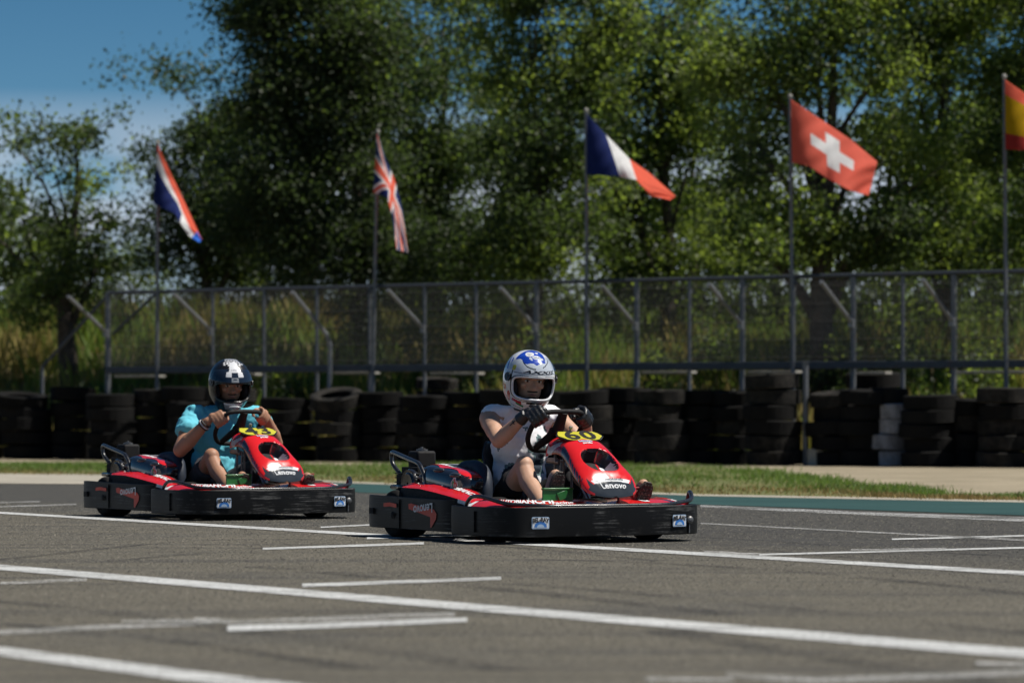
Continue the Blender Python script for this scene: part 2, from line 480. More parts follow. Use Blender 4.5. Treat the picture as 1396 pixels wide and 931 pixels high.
line([(955, 713), (1396, 735.7), (1700, 751)], [(955, 714.6), (1396, 738), (1700, 754)], 'paint_worn')
line([(310, 854), (480, 848.5), (637, 842.2)], [(310, 861.5), (480, 855.5), (637, 848.5)])
line([(265, 842.5), (330, 846.5), (620, 835)], [(265, 848), (330, 853.5), (620, 841)], 'paint_worn', .005)
line([(-200, 868), (0, 860), (170, 851.5), (292, 848)], [(-200, 875), (0, 866), (170, 857.5), (292, 852.5)], 'paint_worn')
line([(165, 847), (300, 845)], [(165, 851.5), (300, 850.5)], 'paint_worn', .007)
line([(412, 796.5), (683, 787)], [(412, 801), (683, 791)])
line([(0, 793.5), (118, 788.5)], [(0, 797.5), (118, 792.5)], 'paint_worn')
line([(358, 747.3), (578, 739.6)], [(358, 750), (578, 742.6)])
line([(437, 718.2), (512, 714.6)], [(437, 720), (512, 716.6)])
line([(-200, 697), (104, 687)], [(-200, 699), (104, 688.6)], 'paint_worn')
line([(-200, 689.5), (54, 683.4)], [(-200, 691), (54, 684.8)], 'paint_worn')
line([(500, 733), (640, 729), (800, 724)], [(500, 735.6), (640, 731.5), (800, 726)])
line([(1035, 755.6), (1396, 746), (1700, 738.5)], [(1035, 757.8), (1396, 748.2), (1700, 740.8)])
line([(960, 751.6), (1036, 755.2)], [(960, 755.8), (1036, 759.4)], 'paint_worn', .006)
line([(1160, 750), (1290, 748)], [(1160, 752.2), (1290, 750.2)], 'paint_worn', .007)
line([(1216, 734.6), (1396, 729.8), (1700, 722)], [(1216, 736.6), (1396, 731.8), (1700, 724)])
line([(955, 688.6), (1180, 698.5), (1396, 705.5), (1700, 716)], [(955, 691.6), (1180, 702.5), (1396, 711.5), (1700, 722)], 'paint_ragged')
line([(1102, 925.5), (1396, 914), (1700, 902)], [(1102, 933), (1396, 921.5), (1700, 909)], 'paint_worn')
line([(990, 918), (1104, 925.5)], [(990, 925), (1104, 933)], 'paint_worn', .006)
line([(1330, 903.5), (1500, 909)], [(1330, 908.5), (1500, 914)], 'paint_worn', .006)
line([(880, 925), (1000, 928)], [(880, 931), (1000, 934)], 'paint_worn', .007)

# tyre marks left across the asphalt
def skid(pts, w):
    ps = [G(*q) for q in smoothpts(pts)]; a, b = [], []
    for i, q in enumerate(ps):
        t = (ps[min(i+1, len(ps)-1)] - ps[max(i-1, 0)]).normalized(); n_ = Vector((-t.y, t.x, 0)); a.append(q + n_*w/2); b.append(q - n_*w/2)
    ribbon('tyre_mark', a, b, .002, M['skid'])
def smoothpts(pts, n=8):
    out = []
    for i in range(len(pts)-1):
        p0, p1, p2, p3 = [Vector(pts[max(0, min(len(pts)-1, j))]) for j in (i-1, i, i+1, i+2)]
        for k in range(n):
            t = k/n; out.append(tuple(.5*((2*p1) + (p2-p0)*t + (2*p0-5*p1+4*p2-p3)*t*t + (3*p1-p0-3*p2+p3)*t**3)))
    out.append(tuple(pts[-1])); return out
for pts, w in (([(-60, 768), (60, 757), (180, 744), (300, 736), (420, 735)], .10), ([(150, 765), (300, 752), (460, 741), (640, 742), (900, 765)], .09), ([(340, 772), (470, 783), (700, 805), (1000, 838)], .16),
 ([(700, 762), (900, 768), (1150, 785), (1420, 812)], .13), ([(560, 790), (760, 800), (1000, 822), (1420, 866)], .14), ([(980, 745), (1180, 762), (1420, 784)], .10), ([(-60, 815), (150, 835), (420, 872), (700, 915)], .15), ([(820, 728), (1000, 735), (1420, 762)], .10),
 ([(-60, 845), (200, 870), (500, 912)], .12), ([(900, 860), (1150, 900), (1420, 945)], .16)): skid(pts, w)

# stone chippings standing proud of the worn asphalt
n = 130000
D_ = 11.0 + 22*RNG.uniform(0, 1, n)**1.25; X_ = RNG.uniform(-.17, .17, n)*D_
tl_ = .866*X_ + .5*D_
ok = tl_ < 16 - 0*X_
pos = np.stack([X_, D_, np.full(n, .0005)], 1)[ok & ((D_ < 30) | (X_ > 0))]; n = len(pos)
sz = RNG.uniform(.0025, .0065, n)*(.45+.55*pos[:, 1]/22); an = RNG.uniform(0, 2*np.pi, n); hgt = sz*RNG.uniform(.3, .75, n)
cor = [pos + np.stack([np.cos(an+k*2*np.pi/3)*sz, np.sin(an+k*2*np.pi/3)*sz, np.zeros(n)], 1) for k in range(3)]
apx = pos + np.stack([RNG.normal(0, .25, n)*sz, RNG.normal(0, .25, n)*sz, hgt], 1)
V = np.stack([np.stack([cor[k], cor[(k+1) % 3], apx], 1) for k in range(3)], 1).reshape(-1, 3)
o = quads_object('stone_chippings', V, 3, [M['stone_pale'], M['stone_dark']], np.repeat((RNG.uniform(0, 1, n) < np.where(.866*pos[:, 0] + .5*pos[:, 1] > 10.4, .8, .42)).astype(int), 3))
tag(o, 'fine pale and dark stone chippings in the worn asphalt', 'chippings', kind='stuff')

# rising bank of rough land behind the fence
def bank_h(s, q):
    t_ = min(1, max(0, (q-1.2)/7.0))
    h = 1.85*t_*t_*(3-2*t_)
    n = mnoise.noise(Vector((s*.25, q*.3, 3.1)))
    left = max(0, min(1, (3.0 - s)/6))
    return max(0, h*(.85 + .35*left) + n*.22*min(1, q/3)) - .06
mb = MB()
sv = np.linspace(-45, 60, 90); qv = np.concatenate([np.linspace(.8, 14, 26), np.array([18, 26, 40, 70, 120])])
mb.add([(FA.x+FD.x*s+FN.x*q, FA.y+FD.y*s+FN.y*q, bank_h(s, q)) for q in qv for s in sv],
       [(j*90+i, j*90+i+1, (j+1)*90+i+1, (j+1)*90+i) for j in range(len(qv)-1) for i in range(89)])
o = link_mesh('bank', mb.mesh('bank', M['soil'], 180)); o['kind'] = 'structure'

def blades(name, base, h, w, lean, mats, mi):
    n = len(base); ang = RNG.uniform(0, 2*np.pi, n); la = RNG.uniform(0, 2*np.pi, n)
    dx, dy = np.cos(ang)*w/2, np.sin(ang)*w/2
    lx, ly = np.cos(la)*lean*h, np.sin(la)*lean*h
    V = np.zeros((n, 4, 3)); 
    V[:, 0] = base + np.stack([-dx, -dy, np.zeros(n)], 1); V[:, 1] = base + np.stack([dx, dy, np.zeros(n)], 1)
    V[:, 2] = base + np.stack([dx*.6 + lx*.6, dy*.6 + ly*.6, h*.7], 1); V[:, 3] = base + np.stack([lx, ly, h], 1)
    return quads_object(name, V.reshape(-1, 3), 4, mats, mi)

# rough weeds on the bank
n = 60000
s_ = RNG.uniform(-9, 26, n); q_ = 1.9 + 12*RNG.uniform(0, 1, n)**1.1
patch = np.array([mnoise.noise(Vector((a*.55, b*.5, 8))) + .5*mnoise.noise(Vector((a*1.7, b*1.7, 2))) for a, b in zip(s_, q_)])
tall = np.array([mnoise.noise(Vector((a*.8, b*.8, 20))) for a, b in zip(s_, q_)])
hh = RNG.uniform(.22, .75, n)*(1 + .7*np.clip(tall, -.6, .8))
z_ = np.array([bank_h(a, b) for a, b in zip(s_, q_)])
base = np.stack([FA.x+FD.x*s_+FN.x*q_, FA.y+FD.y*s_+FN.y*q_, z_-.02], 1)
mi = np.where(patch > .16, 2, np.where(patch < -.12, 0, 1))
flip = RNG.uniform(0, 1, n); mi = np.where(flip < .2, RNG.integers(0, 3, n), mi)
o = blades('weeds', base, hh, RNG.uniform(.02, .05, n), RNG.uniform(.1, .5, n), [M['weed_green'], M['weed_olive'], M['weed_dry']], mi)
tag(o, 'tall dry and green weeds growing on the bank behind the fence', 'weeds', kind='stuff')
# bright maize field farther back
n = 22000
s_ = RNG.uniform(-22, 40, n); q_ = RNG.uniform(15, 40, n)
base = np.stack([FA.x+FD.x*s_+FN.x*q_, FA.y+FD.y*s_+FN.y*q_, np.full(n, 1.75)], 1)
o = blades('maize', base, RNG.uniform(.7, 1.7, n), RNG.uniform(.05, .11, n), RNG.uniform(.1, .5, n), [M['weed_green'], M['leaf_light']], RNG.integers(0, 2, n))
tag(o, 'bright green maize crop seen between the tree trunks', 'crop', kind='stuff')

# mown grass verge
gt = np.array([G(*p)[:2] for p in grass_top]); gb = np.array([G(*p)[:2] for p in grass_bot])
n = 70000
px_ = RNG.uniform(-250, 1560, n); t_ = RNG.uniform(-.06, 1.02, n)
tx = np.stack([np.interp(px_, [p[0] for p in grass_top], gt[:, k]) for k in (0, 1)], 1)
bx = np.stack([np.interp(px_, [p[0] for p in grass_bot], gb[:, k]) for k in (0, 1)], 1)
xy = tx*(1-t_)[:, None] + bx*t_[:, None] + RNG.normal(0, .12, (n, 2))
pn = np.array([mnoise.noise(Vector((a*.7, b*.5, 5))) + .6*mnoise.noise(Vector((a*2.3, b*2, 1))) for a, b in xy])
dryness = pn*.5 + (t_-.74)*2.2 + .25*np.clip((px_-950)/300, 0, 1) + RNG.normal(0, .22, n)
keep = (pn*.9 + RNG.uniform(-.55, .55, n) > -.30 + .5*np.clip((px_-1080)/300, 0, 1) + .35*np.clip((t_-.8)/.2, 0, 1))
mi = np.where(dryness > .12, 2, np.where(dryness > -.35, 1, 0))
mi = np.where((RNG.uniform(0, 1, n) < .5) & (mi == 1), 0, mi)
hh = RNG.uniform(.02, .062, n)*np.where(mi == 2, .7, 1)*(1+.6*np.clip(pn, -.5, 1))
o = blades('grass', np.concatenate([xy, np.zeros((n, 1))], 1)[keep], hh[keep], RNG.uniform(.006, .016, n)[keep], RNG.uniform(.1, .7, n)[keep],
           [M['green_grass'], M['olive_grass'], M['dry_grass']], mi[keep])
tag(o, 'short green grass strip fading to dry straw along the track edge', 'grass', kind='stuff')

# ------------------------------------------------------------------ trees
def leaves_for(clumps, per, rad, size, light):
    C = np.array(clumps); n = len(C)*per
    kind = C[:, 3]*.75 + RNG.uniform(0, .25, len(C)) if C.shape[1] > 3 else RNG.uniform(0, 1, len(C))
    C = C[:, :3]
    cen = np.repeat(C, per, 0) + RNG.normal(0, 1, (n, 3))*np.repeat(RNG.uniform(.6, 1.35, len(C))*rad, per)[:, None]*np.array([1, 1, .75])
    a = RNG.normal(0, 1, (n, 3)); a[:, 2] -= .5; a /= np.linalg.norm(a, axis=1)[:, None]
    b = np.cross(a, RNG.normal(0, 1, (n, 3))); b /= np.linalg.norm(b, axis=1)[:, None] + 1e-9
    L = RNG.uniform(.7, 1.3, n)[:, None]*size; Wd = L*RNG.uniform(.28, .4, n)[:, None]
    V = np.stack([cen - a*L*.5, cen + b*Wd - a*L*.05, cen + a*L*.5, cen - b*Wd - a*L*.05], 1)
    r = np.repeat(kind, per) + RNG.normal(0, .10, n)
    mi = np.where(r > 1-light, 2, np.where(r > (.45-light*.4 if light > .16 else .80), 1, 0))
    return V.reshape(-1, 3), mi
def tree(px, off, base_r, blobs, label, light=.25, per=75, size=.082, rad=.23, lean=0.0, group='trees behind the fence', fork=.45):
    b0 = fence_at(px, off); D = b0.y
    root = empty('tree', (b0.x, b0.y, bank_h((Vector(b0[:2])-FA).dot(FD), off)-.05))
    tag(root, label, 'tree', group)
    o0 = root.location
    zb = o0.z
    top = max(P(px, y-ry*.6, D).z for (x, y, rx, ry, n_) in blobs) - zb
    tk = MB(); pts = []; rs = []
    for k in range(9):
        t = k/8
        pts.append(Vector((lean*t + .10*math.sin(t*5+px), .10*math.cos(t*4+px), top*.80*t - .1))); rs.append(base_r*(1.25 if k == 0 else 1)*(1-.92*t)+.012)
    tk.tube(pts, rs, 10)
    clumps = []
    for (x, y, rx, ry, cnt) in blobs:
        c = P(x, y, D) - o0; sx, sz = rx/F*D, ry/F*D
        zz = max(top*.12, min(c.z*.75-sz*.7, top*.7)); i = min(7, max(1, int(zz/(top*.80)*8)))
        st = pts[i]
        mid = st.lerp(c, .5) + Vector((RNG.normal(0, .12), RNG.normal(0, .2), .25))
        lr = max(.03, rs[i]*fork)
        tk.tube([st, st.lerp(mid, .5)+Vector((0, 0, .06)), mid, c], [lr, lr*.8, lr*.6, lr*.25], 7)
        dep = min(max(sx, sz), .95)
        boughs = []
        for k in range(max(2, cnt//8)):
            while True:
                q = RNG.uniform(-1, 1, 3)
                if np.linalg.norm(q) <= 1: break
            boughs.append((c + Vector((q[0]*sx*.88, q[1]*dep, q[2]*sz*.9)), RNG.uniform(0, 1)))
        for k in range(cnt):
            bc, bk = boughs[k % len(boughs)]
            cp = bc + Vector((RNG.normal(0, .29), RNG.normal(0, .32), RNG.normal(0, .18)))
            clumps.append((cp.x, cp.y, cp.z, bk))
            if k % 6 == 0:
                tk.tube([mid.lerp(c, RNG.uniform(0, 1)), cp], [lr*.22+.006, .006], 5)
    tk.build('trunk', M['bark'], root, smooth=180)
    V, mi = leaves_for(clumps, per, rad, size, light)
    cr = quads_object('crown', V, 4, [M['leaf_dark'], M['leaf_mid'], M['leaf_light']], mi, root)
    return root
random.seed(3)
def B(x, y, rx, ry, k=1.0):                # one limb with its share of leaf sprays
    return (x, y, rx*1.15, ry*1.1, max(4, int(rx*ry*k/(100 if x < 170 else 80 if x < 540 else 96))))
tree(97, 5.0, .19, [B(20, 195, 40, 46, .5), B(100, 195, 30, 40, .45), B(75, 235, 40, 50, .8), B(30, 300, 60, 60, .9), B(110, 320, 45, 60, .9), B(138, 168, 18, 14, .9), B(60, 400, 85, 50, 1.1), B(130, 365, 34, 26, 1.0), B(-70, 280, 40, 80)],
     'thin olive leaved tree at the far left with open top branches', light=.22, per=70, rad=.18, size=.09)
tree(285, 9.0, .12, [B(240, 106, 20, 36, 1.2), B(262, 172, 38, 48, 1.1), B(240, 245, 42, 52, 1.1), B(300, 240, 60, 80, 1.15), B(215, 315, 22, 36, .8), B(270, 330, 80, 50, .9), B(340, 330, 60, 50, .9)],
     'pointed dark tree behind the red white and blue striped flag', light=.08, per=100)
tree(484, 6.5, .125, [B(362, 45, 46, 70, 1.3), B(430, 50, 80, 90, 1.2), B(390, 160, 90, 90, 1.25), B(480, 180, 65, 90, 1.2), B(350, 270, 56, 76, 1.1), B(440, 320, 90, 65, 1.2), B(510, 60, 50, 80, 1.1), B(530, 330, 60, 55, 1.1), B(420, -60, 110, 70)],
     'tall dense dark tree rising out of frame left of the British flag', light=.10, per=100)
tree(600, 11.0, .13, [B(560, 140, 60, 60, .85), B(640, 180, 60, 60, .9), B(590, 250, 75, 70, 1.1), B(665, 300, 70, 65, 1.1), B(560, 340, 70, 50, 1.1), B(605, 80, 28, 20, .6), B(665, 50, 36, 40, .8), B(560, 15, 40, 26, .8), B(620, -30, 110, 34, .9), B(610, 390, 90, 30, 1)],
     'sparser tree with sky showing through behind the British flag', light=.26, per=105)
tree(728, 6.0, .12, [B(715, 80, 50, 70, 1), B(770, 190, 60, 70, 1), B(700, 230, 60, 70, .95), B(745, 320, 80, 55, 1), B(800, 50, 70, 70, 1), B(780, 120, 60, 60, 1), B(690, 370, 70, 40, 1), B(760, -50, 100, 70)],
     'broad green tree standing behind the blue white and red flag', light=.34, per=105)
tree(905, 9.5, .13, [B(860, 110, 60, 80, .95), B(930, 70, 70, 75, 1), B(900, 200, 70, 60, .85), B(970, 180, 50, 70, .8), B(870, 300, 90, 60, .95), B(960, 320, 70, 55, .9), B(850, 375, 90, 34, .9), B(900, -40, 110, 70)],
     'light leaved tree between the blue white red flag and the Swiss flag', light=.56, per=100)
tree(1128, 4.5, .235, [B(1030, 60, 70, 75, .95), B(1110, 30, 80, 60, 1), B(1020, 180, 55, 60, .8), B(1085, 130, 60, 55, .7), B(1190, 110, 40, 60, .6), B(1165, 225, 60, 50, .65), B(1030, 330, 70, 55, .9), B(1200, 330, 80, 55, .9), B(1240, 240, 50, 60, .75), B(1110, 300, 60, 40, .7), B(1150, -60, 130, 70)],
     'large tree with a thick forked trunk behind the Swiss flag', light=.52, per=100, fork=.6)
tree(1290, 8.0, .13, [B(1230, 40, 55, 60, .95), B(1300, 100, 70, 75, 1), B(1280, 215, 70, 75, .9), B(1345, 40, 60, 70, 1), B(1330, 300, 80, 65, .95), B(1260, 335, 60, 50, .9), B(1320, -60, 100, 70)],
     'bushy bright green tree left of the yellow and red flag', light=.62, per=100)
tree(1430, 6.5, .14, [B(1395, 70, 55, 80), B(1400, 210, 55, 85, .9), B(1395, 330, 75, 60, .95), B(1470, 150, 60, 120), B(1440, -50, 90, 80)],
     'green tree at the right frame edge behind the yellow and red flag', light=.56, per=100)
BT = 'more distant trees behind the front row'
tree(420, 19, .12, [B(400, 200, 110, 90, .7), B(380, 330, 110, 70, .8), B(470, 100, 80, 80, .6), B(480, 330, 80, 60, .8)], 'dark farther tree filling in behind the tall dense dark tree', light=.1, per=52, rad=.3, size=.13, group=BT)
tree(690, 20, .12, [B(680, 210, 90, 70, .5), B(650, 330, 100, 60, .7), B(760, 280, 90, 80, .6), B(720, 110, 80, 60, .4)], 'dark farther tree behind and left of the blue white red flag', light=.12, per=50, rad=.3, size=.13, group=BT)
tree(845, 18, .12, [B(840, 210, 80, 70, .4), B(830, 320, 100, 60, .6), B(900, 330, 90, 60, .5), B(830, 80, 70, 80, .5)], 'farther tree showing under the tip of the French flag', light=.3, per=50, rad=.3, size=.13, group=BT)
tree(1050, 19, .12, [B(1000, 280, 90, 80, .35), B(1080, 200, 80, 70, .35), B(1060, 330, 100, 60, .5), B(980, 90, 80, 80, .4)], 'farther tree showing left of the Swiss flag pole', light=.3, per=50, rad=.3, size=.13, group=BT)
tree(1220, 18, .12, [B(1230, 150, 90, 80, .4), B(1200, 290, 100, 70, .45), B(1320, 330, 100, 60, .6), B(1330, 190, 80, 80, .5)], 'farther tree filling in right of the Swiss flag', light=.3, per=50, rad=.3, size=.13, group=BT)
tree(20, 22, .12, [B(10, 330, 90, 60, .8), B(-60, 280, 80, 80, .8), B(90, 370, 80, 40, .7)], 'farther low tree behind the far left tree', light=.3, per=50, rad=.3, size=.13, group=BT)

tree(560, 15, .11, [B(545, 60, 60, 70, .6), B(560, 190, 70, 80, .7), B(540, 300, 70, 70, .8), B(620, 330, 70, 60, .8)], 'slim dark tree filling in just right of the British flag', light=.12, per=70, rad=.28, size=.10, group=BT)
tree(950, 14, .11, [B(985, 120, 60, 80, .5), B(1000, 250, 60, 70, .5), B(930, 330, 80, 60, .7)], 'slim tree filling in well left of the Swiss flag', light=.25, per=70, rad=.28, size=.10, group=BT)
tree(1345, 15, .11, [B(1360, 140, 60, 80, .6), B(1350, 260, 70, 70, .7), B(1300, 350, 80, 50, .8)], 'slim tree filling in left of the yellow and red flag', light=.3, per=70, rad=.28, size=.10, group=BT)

# low bushes behind the mesh
def shrub(px, off, wpx, hpx, label, light=.15):
    b = fence_at(px, off); D = b.y; zb = bank_h((Vector(b[:2])-FA).dot(FD), off)
    root = empty('bush', (b.x, b.y, zb-.03)); tag(root, label, 'bush', 'bushes on the bank')
    w, h = wpx/F*D, hpx/F*D; cl = []; st = MB()
    for k in range(int(10 + w*h*14)):
        a = RNG.uniform(0, 2*np.pi); r = math.sqrt(RNG.uniform(0, 1)); z = RNG.uniform(.08, 1)
        c = (math.cos(a)*r*w/2*(1-.4*z), math.sin(a)*r*min(w/2, .7), z*h*RNG.uniform(.75, 1)); cl.append(c)
        if k % 3 == 0: st.tube([(c[0]*.1, c[1]*.1, -.05), (c[0]*.6, c[1]*.6, c[2]*.5), c], [.018, .012, .005], 5)
    st.build('stem', M['bark'], root, smooth=180)
    V, mi = leaves_for(cl, 60, .15, .075, light)
    quads_object('foliage', V, 4, [M['leaf_dark'], M['leaf_mid'], M['leaf_light']], mi, root)
shrub(115, 3.2, 90, 70, 'dark bush at the foot of the far left tree trunk')
shrub(345, 4.5, 70, 95, 'dark tall bush behind the fence beside the black helmet')
shrub(395, 4.0, 50, 60, 'small dark bush behind the bent fence arm')
shrub(480, 6.2, 70, 130, 'tall dark bush around a trunk left of the British flag pole')
shrub(575, 5.5, 90, 110, 'wide dark bush behind the mesh right of the British flag pole', .2)
shrub(655, 4.5, 60, 100, 'narrow dark bush behind the mesh left of the white helmet')
shrub(735, 5.0, 70, 110, 'dark bush directly behind the white and blue helmet')
shrub(900, 4.6, 80, 100, 'round green bush behind the mesh left of the middle braces', .3)
shrub(975, 5.2, 70, 120, 'dark bush behind the mesh midway to the Swiss flag pole', .2)
shrub(1130, 4.2, 130, 120, 'wide dark bush around the thick forked trunk', .15)
shrub(1235, 4.6, 80, 110, 'leafy bush behind the mesh right of the forked trunk', .25)
shrub(1330, 4.8, 90, 110, 'leafy bush behind the mesh near the right frame edge', .25)

for k_, (px_c, off_, w_, h_, lab_, li_) in enumerate([
 (40, 10, 218, 120, 'leafy bush low behind the far left trunk', .4), (190, 11, 172, 140, 'bright bush between the two leftmost trunks', .45), (320, 12, 184, 201, 'dark thicket below the pointed dark tree', .12),
 (430, 11, 195, 219, 'dark thicket below the tall dense tree', .1), (545, 12, 172, 213, 'dark thicket right of the British flag pole', .14), (650, 12, 172, 207, 'dark thicket left of the French flag pole', .14),
 (760, 11, 184, 213, 'green thicket behind the French flag pole', .25), (870, 12, 172, 219, 'green thicket right of the French flag pole', .35), (970, 11, 172, 213, 'light green thicket midway between the two right poles', .4),
 (1070, 12, 172, 219, 'green thicket at the Swiss flag pole', .35), (1190, 11, 172, 213, 'green thicket right of the forked trunk', .35), (1290, 12, 172, 219, 'bright thicket below the bushy bright tree', .45), (1400, 11, 195, 225, 'bright thicket at the right frame edge', .45)]):
    shrub(px_c, off_, w_, h_, lab_, li_)

# ------------------------------------------------------------------ fence
fence = empty('safety_fence', (FA.x, FA.y, 0), math.atan2(FD.y, FD.x))
tag(fence, 'tall grey steel mesh fence with slanted arms behind the tyre wall', 'fence')
def fs(px, off=0.0):                     # fence-local coordinate of a photo column
    q = fence_at(px, off); return (Vector(q[:2]) - FA).dot(FD)
def fl(s, z, y=0.0): return (s, y, z)    # local x along the fence, local y away from the track
RAIL_T, RAIL_B, TOPZ = 1.44, 1.34, 2.6
posts = [147, 290, 360, 432, 504, 579, 649, 731, 799, 868, 940, 1012, 1082, 1163, 1231, 1300, 1371, 1440, 1510, 1590]
thick = {731, 1163, 868, 1012, 1300, 147}
sx_ = [fs(p) for p in posts]
send = sx_[-1]
top = MB(); top.tube([fl(sx_[0], TOPZ), fl(send, TOPZ+.05)], .03, 8); top.build('top_rail', M['steel_dark'], fence)
mid = MB(); mid.box(((sx_[0]+send)/2, -.06, 1.39), (send-sx_[0], .05, .11)); mid.build('middle_rail', M['steel_dark'], fence, bevel=.01)
mesh_cache = {}
for p, s in zip(posts, sx_):
    r = .042 if p in thick else .030
    key = ('post', r)
    if key not in mesh_cache:
        b = MB(); b.tube([(0, 0, -.1), (0, 0, TOPZ)], r, 10); b.tube([(0, 0, TOPZ), (0, 0, TOPZ+.012)], r+.006, 10)
        mesh_cache[key] = b.mesh('post', M['galv'])
    o = link_mesh('post', mesh_cache[key], fence); o.location = (s, 0, 0)
for a, b_ in zip(posts, posts[1:]):
    s0, s1 = fs(a), fs(b_); w = MB()
    k = int((s1-s0)/.048)
    for i in range(1, k):
        x = s0 + (s1-s0)*i/k
        w.tube([fl(x, 1.45, .035), fl(x, TOPZ-.02, .035)], .0050, 3)
    for i in range(5):
        z = 1.5 + i*.25
        w.tube([fl(s0, z, .040), fl(s1, z, .040)], .0050, 3)
    o = w.build('mesh_panel', M['wire'], fence, smooth=0); o['kind'] = 'stuff'
# slanted arms reaching out over the tyres
ab = MB(); ab.tube([(0, -.02, 1.98), (0, -1.0, 2.52)], .028, 8); ab.box((0, -.03, 1.97), (.07, .06, .12)); arm_me = ab.mesh('arm', M['arm'])
for p in (147, 290, 579, 731, 868, 1012, 1163, 1300, 1440, 1590):
    o = link_mesh('arm', arm_me, fence); o.location = (fs(p), -.02, 0)
# the bent arm standing free on its own stub
b = MB(); s = fs(456); b.tube([fl(s, .9, -.15), fl(s+.02, 1.45, -.15), fl(s+.03, 1.75, -.17), fl(s, 1.9, -.22), fl(s-.10, 2.52, -1.0)], [.035, .035, .033, .033, .03], 8)
b.build('bent_arm', M['arm'], fence)
# pale strips behind the rail, a sunlit beam top put into their colour
for p0, p1, y in ((152, 212, 510), (296, 345, 508), (452, 505, 508), (583, 648, 509), (872, 938, 506), (1016, 1082, 505), (1166, 1205, 505), (1302, 1396, 500)):
    s0, s1 = fs(p0), fs(p1)
    b = MB(); b.box(((s0+s1)/2, .16, 1.29+.02*RNG.normal()), (s1-s0, .22, .035)); b.build('rail_top_strip', M['plank'], fence, bevel=.006)
# sloping end stays at the left end
b = MB(); b.tube([fl(sx_[0], TOPZ-.02, .02), (sx_[0]-1.25, -.05, 1.45)], .027, 8); b.build('end_stay', M['steel_dark'], fence)
b = MB(); b.tube([(sx_[0]-1.25, -.05, 1.45), (sx_[0]-1.27, -.05, -.1)], .028, 8); b.build('end_post', M['galv'], fence)
b = MB(); b.tube([fl(fs(212), TOPZ-.02, .02), fl(sx_[0]+.06, 1.95, .05)], .025, 8); b.build('diagonal_brace', M['steel_dark'], fence)
b = MB(); b.tube([fl(sx_[0]-.42, -.1, .6), fl(sx_[0]-.42, 1.9, .6)], .025, 8); b.build('back_post', M['steel_dark'], fence)

q = fence_at(1098, -.9)
b = MB(); b.tube([(0, 0, -.05), (0, 0, 1.42)], .042, 12); b.box((0, 0, 1.43), (.11, .11, .02))
o = b.build('steel_post', M['galv']); o.location = q; tag(o, 'lone grey steel post standing in the gap in the tyre wall', 'post')
q = fence_at(1111, -.95)
b = MB(); b.box((0, 0, .11), (.22, .25, .24)); o = b.build('concrete_block', M['concrete'], bevel=.015); o.location = q
tag(o, 'pale concrete block at the foot of the lone steel post', 'block')

# ------------------------------------------------------------------ tyre wall
def tyre_mesh(name, Rr, w, mat):
    h = w/2; prof = [(Rr*.62, -h*.80), (Rr*.72, -h*.98), (Rr*.86, -h*.98), (Rr*.98, -h*.90)]
    for k, z in enumerate(np.linspace(-.78, .78, 9)):
        prof.append((Rr*(1.0 if k % 2 == 0 else .972), h*z-(.02*h if k % 2 else 0)))
    prof += [(Rr*.98, h*.90), (Rr*.86, h*.98), (Rr*.72, h*.98), (Rr*.62, h*.80), (Rr*.595, h*.6), (Rr*.66, h*.5), (Rr*.9, h*.3), (Rr*.9, -h*.3), (Rr*.66, -h*.5), (Rr*.595, -h*.6)]
    mb = MB(); mb.lathe(prof, 26)
    return mb.mesh(name, mat, 50)
TM = {k: tyre_mesh('tyre', .335, .205, M[k]) for k in ('tyre', 'tyre_grey', 'tyre_white')}
LEV = ['lowest in', 'second up in', 'third up in', 'fourth up in', 'fifth up in', 'sixth up in', 'seventh up in']
